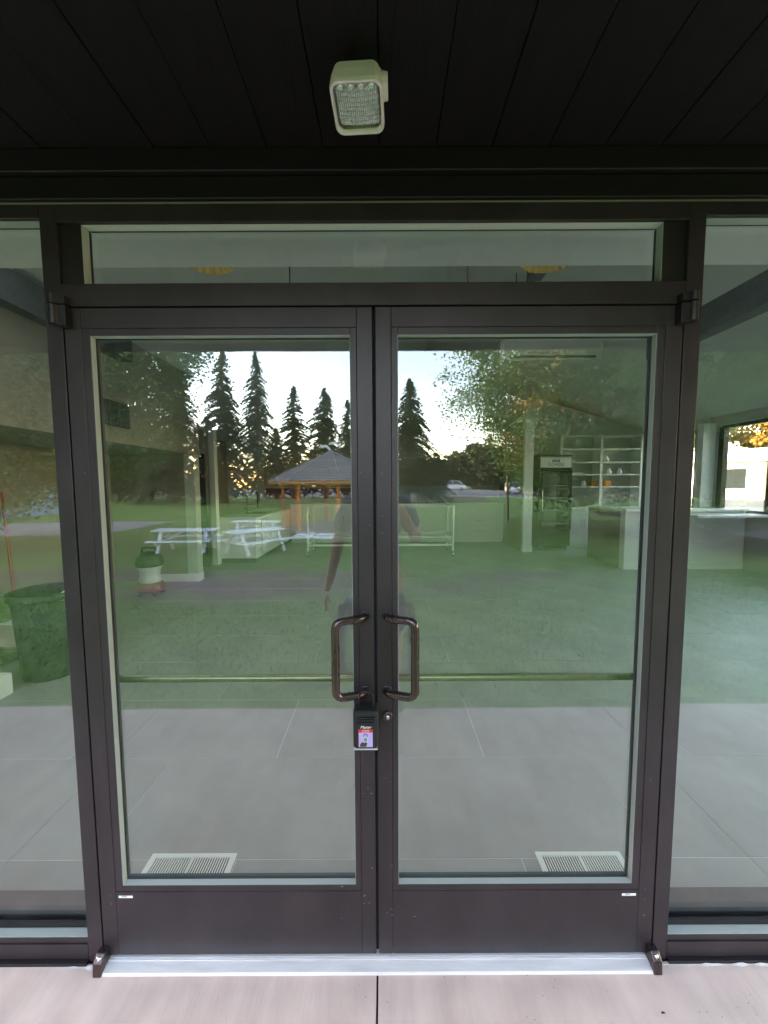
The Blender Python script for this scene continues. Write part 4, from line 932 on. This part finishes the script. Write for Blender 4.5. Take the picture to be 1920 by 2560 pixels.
for i,(x,y,a,lb_) in enumerate(((-6.9,-12.2,-0.12,'white picnic table standing alone, the left one of the three'),(-5.45,-15.2,-0.18,'white picnic table at the back of the three, nearer the parking lot'),(-4.35,-11.8,-0.95,'white picnic table set at an angle, nearest the gazebo'))):
    o=pc if i==0 else copy_tree(pc); o.location=(x,y,gz(x,y)); o.rotation_euler=(0,0,a); o.scale=(1.1,1.0,1.0); o['label']=lb_
# ---- split rail fence
fn=thing('rail_fence','pale split rail fence at the edge of the lot, left of the gazebo','fence',(-33,-53,gz(0,-53)))
for k in range(7): MB().box(k*2.4-0.08,k*2.4+0.08,-0.08,0.08,0,1.25).build('post','picnic_white',fn)
for z in (0.40,0.78,1.12):
    for k in range(6): MB().bar((k*2.4+0.08,0,z),(k*2.4+2.32,0,z+0.02),0.05,0.12).build('rail','picnic_white',fn)
# ---- cars
def car(kind,paint,label,loc,rz):
    t=thing('parked_'+('pickup' if kind=='pickup' else 'van' if kind=='van' else 'car'),label,kind,loc,rz,'vehicles parked in the lot behind')
    if kind=='pickup': body=[(-2.6,0.45),(2.6,0.45),(2.7,0.75),(2.6,1.02),(1.5,1.12),(-2.6,1.12)]; cab=[(-0.6,1.12),(1.5,1.12),(0.9,1.72),(-0.45,1.72)]
    elif kind=='van': body=[(-2.4,0.4),(2.4,0.4),(2.5,0.8),(2.3,1.15),(1.9,1.25),(-2.4,1.25)]; cab=[(-2.35,1.25),(1.9,1.25),(1.1,2.0),(-2.25,2.0)]
    else: body=[(-2.2,0.35),(2.2,0.35),(2.28,0.65),(2.05,0.85),(1.1,0.95),(-1.6,0.98),(-2.2,0.90)]; cab=[(-1.6,0.96),(1.1,0.94),(0.35,1.42),(-0.9,1.43)]
    hw=0.92
    MB().prism(body,-hw,hw,'y').build('body',paint,t,bevel=0.06)
    n=len(cab); m=MB(); vs=[(a,-hw*0.93,b) for a,b in cab[:2]]+[(a,-hw*0.76,b) for a,b in cab[2:]]+[(a,hw*0.93,b) for a,b in cab[:2]]+[(a,hw*0.76,b) for a,b in cab[2:]]
    m.add(vs,[(0,1,2,3),(7,6,5,4),(1,5,6,2),(3,2,6,7),(0,3,7,4)]).build('cabin','car_glass',t,bevel=0.03)
    z=cab[2][1]; MB().box(cab[3][0]-0.02,cab[2][0]+0.02,-hw*0.77,hw*0.77,z-0.03,z+0.03).build('roof',paint,t,bevel=0.02)
    for s in (-1,1):
        for (a,b2) in ((0,3),(1,2)):
            MB().bar((cab[a][0],s*hw*0.93,cab[a][1]),(cab[b2][0],s*hw*0.765,cab[b2][1]),0.09).build('pillar',paint,t)
        xm=(cab[0][0]+cab[1][0])/2; MB().bar((xm,s*hw*0.935,cab[0][1]),(xm,s*hw*0.77,cab[2][1]),0.08).build('pillar',paint,t)
        for xw in (-1.45,1.45):
            wl=MB().tube([(xw,s*(hw-0.2),0.34),(xw,s*(hw+0.02),0.34)],0.34,20).build('wheel','tyre',t); MB().tube([(xw,s*(hw+0.005),0.34),(xw,s*(hw+0.03),0.34)],0.2,14).build('rim','car_silver',wl)
        xe=body[2][0]; MB().box(xe-0.25,xe-0.02,s*hw*0.8-0.12,s*hw*0.8+0.12,0.68,0.82).build('headlight','head_lamp',t); MB().box(-body[1][0]-0.02,-body[1][0]+0.05,s*hw*0.85-0.08,s*hw*0.85+0.08,0.68,0.88).build('tail_light','red',t)
    MB().box(-body[1][0],body[1][0],-hw*1.01,hw*1.01,0.36,0.46).build('sill','tyre',t)
    return t
def P_(u,L): return (0.028+(u-829.5)/831*(L+1.17),-L,gz(0,-L)+0.02)
car('van','car_white','white van at the left end of the parked vehicles',P_(1108,66),1.7)
car('pickup','car_white','white pickup parked in the far row behind the flower fridge',P_(1196,74),0.1)
car('car','car_silver','silver car parked nearest the lawn, right of the fridge',P_(1245,55),0.12)
car('car','car_white','white car parked beyond the nearest silver car',P_(1285,60),0.05)
car('pickup','blue','blue pickup parked at the right of the lot',P_(1345,66),0.08)
car('car','blue','blue car next to the blue pickup',P_(1400,63),0.1)
car('car','car_silver','silver car seen out of the side window on the road',(27,21.5,-0.03),0.85)
car('car','car_white','white car far left in the lot behind the gazebo',P_(650,70),0.3)
car('car','car_silver','silver car behind the conifers left of the gazebo',P_(480,74),-0.2)
car('van','car_white','white van far behind the drooping conifer',P_(980,76),0.2)
po_=thing('wooden_pole','dark straight pole standing at the lawn edge, right of the conifer','pole',P_(1098,22)); MB().tube([(0,0,-0.1),(0,0,3.3)],0.07,10).build('shaft','bark',po_); MB().lathe([(0,0.1),(0.09,0.05),(0.09,0)],10,Matrix.Translation((0,0,3.3))).build('cap','bark',po_)
sn=thing('road_sign','pink and white road sign beyond the lot at the right','sign',P_(1508,40)); MB().box(-0.9,0.9,-0.03,0.03,1.3,2.6).build('board','sign_pink',sn); MB().box(-0.05,0.05,-0.03,0.03,0,1.3).build('post','kerb',sn); MB().box(-0.9,0.9,-0.035,0.035,1.05,1.29).build('base_board','picnic_white',sn)
# ---- buildings
def building(name,label,loc,rz,W_,D_,H_,wall,fascia):
    t=thing(name,label,'building',loc,rz)
    MB().box(-W_/2,W_/2,0,D_,0,H_).build('wall',wall,t); MB().box(-W_/2-0.5,W_/2+0.5,-0.7,D_+0.5,H_,H_+1.1).build('roof',fascia,t,bevel=0.03)
    n=int(W_/3.4)
    for k in range(n):
        x=-W_/2+1.7+k*3.4; f=MB().box(x-1.0,x+1.0,-0.05,-0.002,0.9,H_-0.5).build('window','picnic_white',t); MB().box(x-0.9,x+0.9,-0.07,-0.051,1.0,H_-0.6).build('pane','car_glass' if k%2 else 'metal_blue',f)
    return t
building('shop_building','long pale shop with a bright fascia across the road, seen through the side window',(38,26,-0.05),R(-52),44,10,3.4,'pale_wall','picnic_white')
building('shed','low light blue shed beyond the gravel path at the far left',(-34,-27,gz(0,-27)),R(200),16,6,2.5,'blue_wall','blue_wall')
broadleaf((20,13.5,-0.05),3.6,2.3,5.6,'green and yellow street tree outside the side window',420,60,0.22,warm=1.2,warmside=(0.6,0.6),base=(0.09,0.16,0.03),tr=0.16)
c=broadleaf((46,38,-0.05),8,5,8,'yellow tree behind the pale shop',400,60,0.5,warm=2.5,warmside=(-0.7,-0.7),base=(0.25,0.17,0.04))
c=broadleaf((52,24,-0.05),8,5,8,'golden tree at the right behind the pale shop',400,60,0.5,warm=2.5,warmside=(-0.7,-0.7),base=(0.25,0.15,0.04))
broadleaf((30,46,-0.05),8,5,8,'green tree left behind the pale shop',400,60,0.5,base=(0.07,0.12,0.03))
# ---- grass blades near the slab
n=60000; x=RNG.uniform(-9,9,n); y=-1.42-RNG.gamma(1.5,2.4,n); keep=(y>-13); x=x[keep];y=y[keep];n=len(x)
dirt=((x+2.6)/3.3)**2+((y+6.3)/1.8)**2<1; k_=(~dirt)|(RNG.random(n)<0.12); x=x[k_];y=y[k_];n=len(x)
h=RNG.uniform(0.02,0.05,n); a=RNG.uniform(0,2*PI,n); w_=0.006; z=np.array([gz(0,q) for q in y])-0.001; lx=RNG.normal(0,0.015,n); ly=RNG.normal(0,0.015,n)
V=np.stack([np.stack([x-np.cos(a)*w_,y-np.sin(a)*w_,z],1),np.stack([x+np.cos(a)*w_,y+np.sin(a)*w_,z],1),np.stack([x+lx,y+ly,z+h],1)],1).reshape(-1,3)
T=np.array((0.055,0.13,0.03))*RNG.uniform(0.6,1.6,(n,1))
go=bpy.data.objects.new('grass',tri_mesh('grass',V,np.arange(3*n).reshape(n,3),'leaf',T)); COL.objects.link(go); tag(go,'short green grass of the lawn beyond the concrete','grass',kind='stuff')
tag(MB().prism([(-0.05,0),(-0.01,0.02),(0.05,0.0),(0.0,-0.02)],-0.049,-0.046,'z').build('fallen_leaf','yellow',loc=(-0.68,-2.75,gz(0,-2.75)+0.06)),'yellow fallen leaf lying on the lawn left of the person','leaf')
# ================================================= PERSON behind the camera
pr=thing('person','person in blue grey t-shirt and dark shorts, one arm hanging, the other raised','person',(-0.02,-1.47,-0.013),0)
def skin(name,m,pts,edges,rad,root=0,sub=2,parent=pr):
    me=bpy.data.meshes.new(name); me.from_pydata([Vector(p) for p in pts],edges,[]); o=bpy.data.objects.new(name,me); COL.objects.link(o); o.parent=parent
    md=o.modifiers.new('skin','SKIN'); md.use_smooth_shade=True
    for i,v in enumerate(me.skin_vertices[0].data):
        r=rad[i]; v.radius=r if isinstance(r,tuple) else (r,r); v.use_root=(i==root)
    s=o.modifiers.new('sub','SUBSURF'); s.levels=sub; s.render_levels=sub; me.materials.append(M[m])
    return o
# facing +Y; person's right is +x... pelvis first
pts=[(0,0,0.95),(0,0,1.08),(0,-0.01,1.25),(0,-0.01,1.40),(0,0.0,1.50),(0,0.01,1.58),(0,0.02,1.66),(0,0.02,1.75),
     (-0.10,0,0.90),(-0.12,0.02,0.50),(-0.13,-0.01,0.10),(-0.14,0.12,0.04),
     (0.10,0,0.90),(0.12,0.0,0.50),(0.12,-0.03,0.10),(0.14,0.10,0.04),
     (-0.19,-0.01,1.44),(-0.28,0.0,1.16),(-0.33,0.07,0.92),(-0.345,0.09,0.85),
     (0.19,-0.01,1.44),(0.27,0.10,1.20),(0.17,0.22,1.40),(0.13,0.245,1.475)]
E_=[(0,1),(1,2),(2,3),(3,4),(4,5),(5,6),(6,7),(0,8),(8,9),(9,10),(10,11),(0,12),(12,13),(13,14),(14,15),(3,16),(16,17),(17,18),(18,19),(3,20),(20,21),(21,22),(22,23)]
rd=[(0.15,0.11),(0.145,0.10),(0.16,0.11),(0.15,0.10),(0.06,0.06),(0.065,0.075),(0.078,0.095),(0.05,0.06),0.095,0.062,0.042,0.036,0.095,0.062,0.042,0.036,0.058,0.044,0.030,(0.036,0.018),0.058,0.044,0.030,(0.034,0.02)]
bdy=skin('body','skin',pts,E_,rd)
def hand(base,dirv,side,palm,curl):
    base=Vector(base); d=Vector(dirv).normalized(); sd_=Vector(side).normalized(); pl=Vector(palm).normalized()
    for i,(o_,L_) in enumerate(((-0.030,0.062),(-0.010,0.074),(0.010,0.070),(0.029,0.055))):
        p0=base+sd_*o_*0.6; p1=base+d*0.055+sd_*o_; p2=p1+(d+pl*curl*0.5)*L_*0.5; p3=p2+(d*(1-curl*0.5)+pl*curl)*L_*0.45
        skin('finger','skin',[p0,p1,p2,p3],[(0,1),(1,2),(2,3)],[0.011,0.010,0.009,0.0075],sub=1)
    p0=base-sd_*0.02; p1=base-sd_*0.045+d*0.03+pl*0.01; p2=p1+d*0.035+pl*0.015-sd_*0.008
    skin('thumb','skin',[p0,p1,p2],[(0,1),(1,2)],[0.013,0.011,0.009],sub=1)
hand((-0.350,0.095,0.83),(-0.05,0.12,-1),(0,1,0.1),(1,0,0),0.5)
hand((0.120,0.25,1.49),(-0.55,0.1,0.8),(0,1,0),(-0.6,0,-0.4),0.9)
skin('t_shirt','shirt',[(0,0,0.90),(0,0,1.08),(0,-0.01,1.25),(0,-0.01,1.41),(0,0,1.47),(-0.19,-0.01,1.445),(-0.255,0,1.24),(0.19,-0.01,1.445),(0.25,0.07,1.26)],[(0,1),(1,2),(2,3),(3,4),(3,5),(5,6),(3,7),(7,8)],[(0.185,0.135),(0.17,0.125),(0.175,0.128),(0.165,0.115),(0.085,0.08),0.078,0.075,0.078,0.075],root=1)
skin('shorts','shorts',[(0,0,0.98),(0,0,0.90),(-0.10,0,0.82),(-0.125,0.01,0.52),(0.10,0,0.82),(0.125,0,0.52)],[(0,1),(1,2),(2,3),(1,4),(4,5)],[(0.165,0.125),(0.17,0.13),0.115,0.10,0.115,0.10],root=1)
for s,yo in ((-1,0.02),(1,0.0)):
    skin('shoe','shoe',[(s*0.13,yo-0.08,0.045),(s*0.135,yo+0.03,0.05),(s*0.145,yo+0.16,0.035)],[(0,1),(1,2)],[(0.045,0.045),(0.048,0.05),(0.042,0.034)])
skin('hair','hair',[(0,-0.02,1.70),(0,0.0,1.77)],[(0,1)],[(0.088,0.10),(0.070,0.085)])
MB().prism([(-0.012,0),(0.0,-0.022),(0.012,0)],0.10,0.125,'y').build('nose','skin',pr,loc=(0,0.0,1.665))
for s in (-1,1):
    MB().lathe([(0,0.012),(0.010,0.008),(0.012,0)],10,Matrix.Translation((s*0.032,0.098,1.685))@Matrix.Rotation(-PI/2,4,'X')).build('eye','hair',pr)
    MB().lathe([(0,0.014),(0.016,0.010),(0.022,0)],10,Matrix.Translation((s*0.076,0.02,1.665))@Matrix.Rotation(s*PI/2,4,'Y')).build('ear','skin',pr)
MB().box(-0.024,0.024,0.098,0.106,1.622,1.630).build('mouth','vac_red',pr,bevel=0.003)
ph=thing('phone','black phone held up by the person taking the picture','phone',(0.028,-1.222,1.565)); ph.rotation_euler=(R(-4.3),0,0)
slab(rbox(-0.037,0.037,-0.10,0.06,0.010,4),-0.004,0.005,0.002).build('casing','gasket',ph); 
for k in range(3): MB().lathe([(0,0.004),(0.006,0.004),(0.007,0)],14,Matrix.Translation((-0.024,0.006,0.040-k*0.018))@Matrix.Rotation(-PI/2,4,'X')).build('lens_ring','steel',ph)
gv=skin('work_glove','mask_blue',[(0,0,0),(0.01,0.0,-0.07),(-0.01,0.01,-0.14),(0.0,0,-0.30)],[(0,1),(1,2),(2,3)],[(0.04,0.02),(0.045,0.02),(0.03,0.015),(0.028,0.008)],parent=None); gv.location=(-0.235,-1.40,0.80); tag(gv,'blue cloth hanging beside the person at pocket height','cloth')
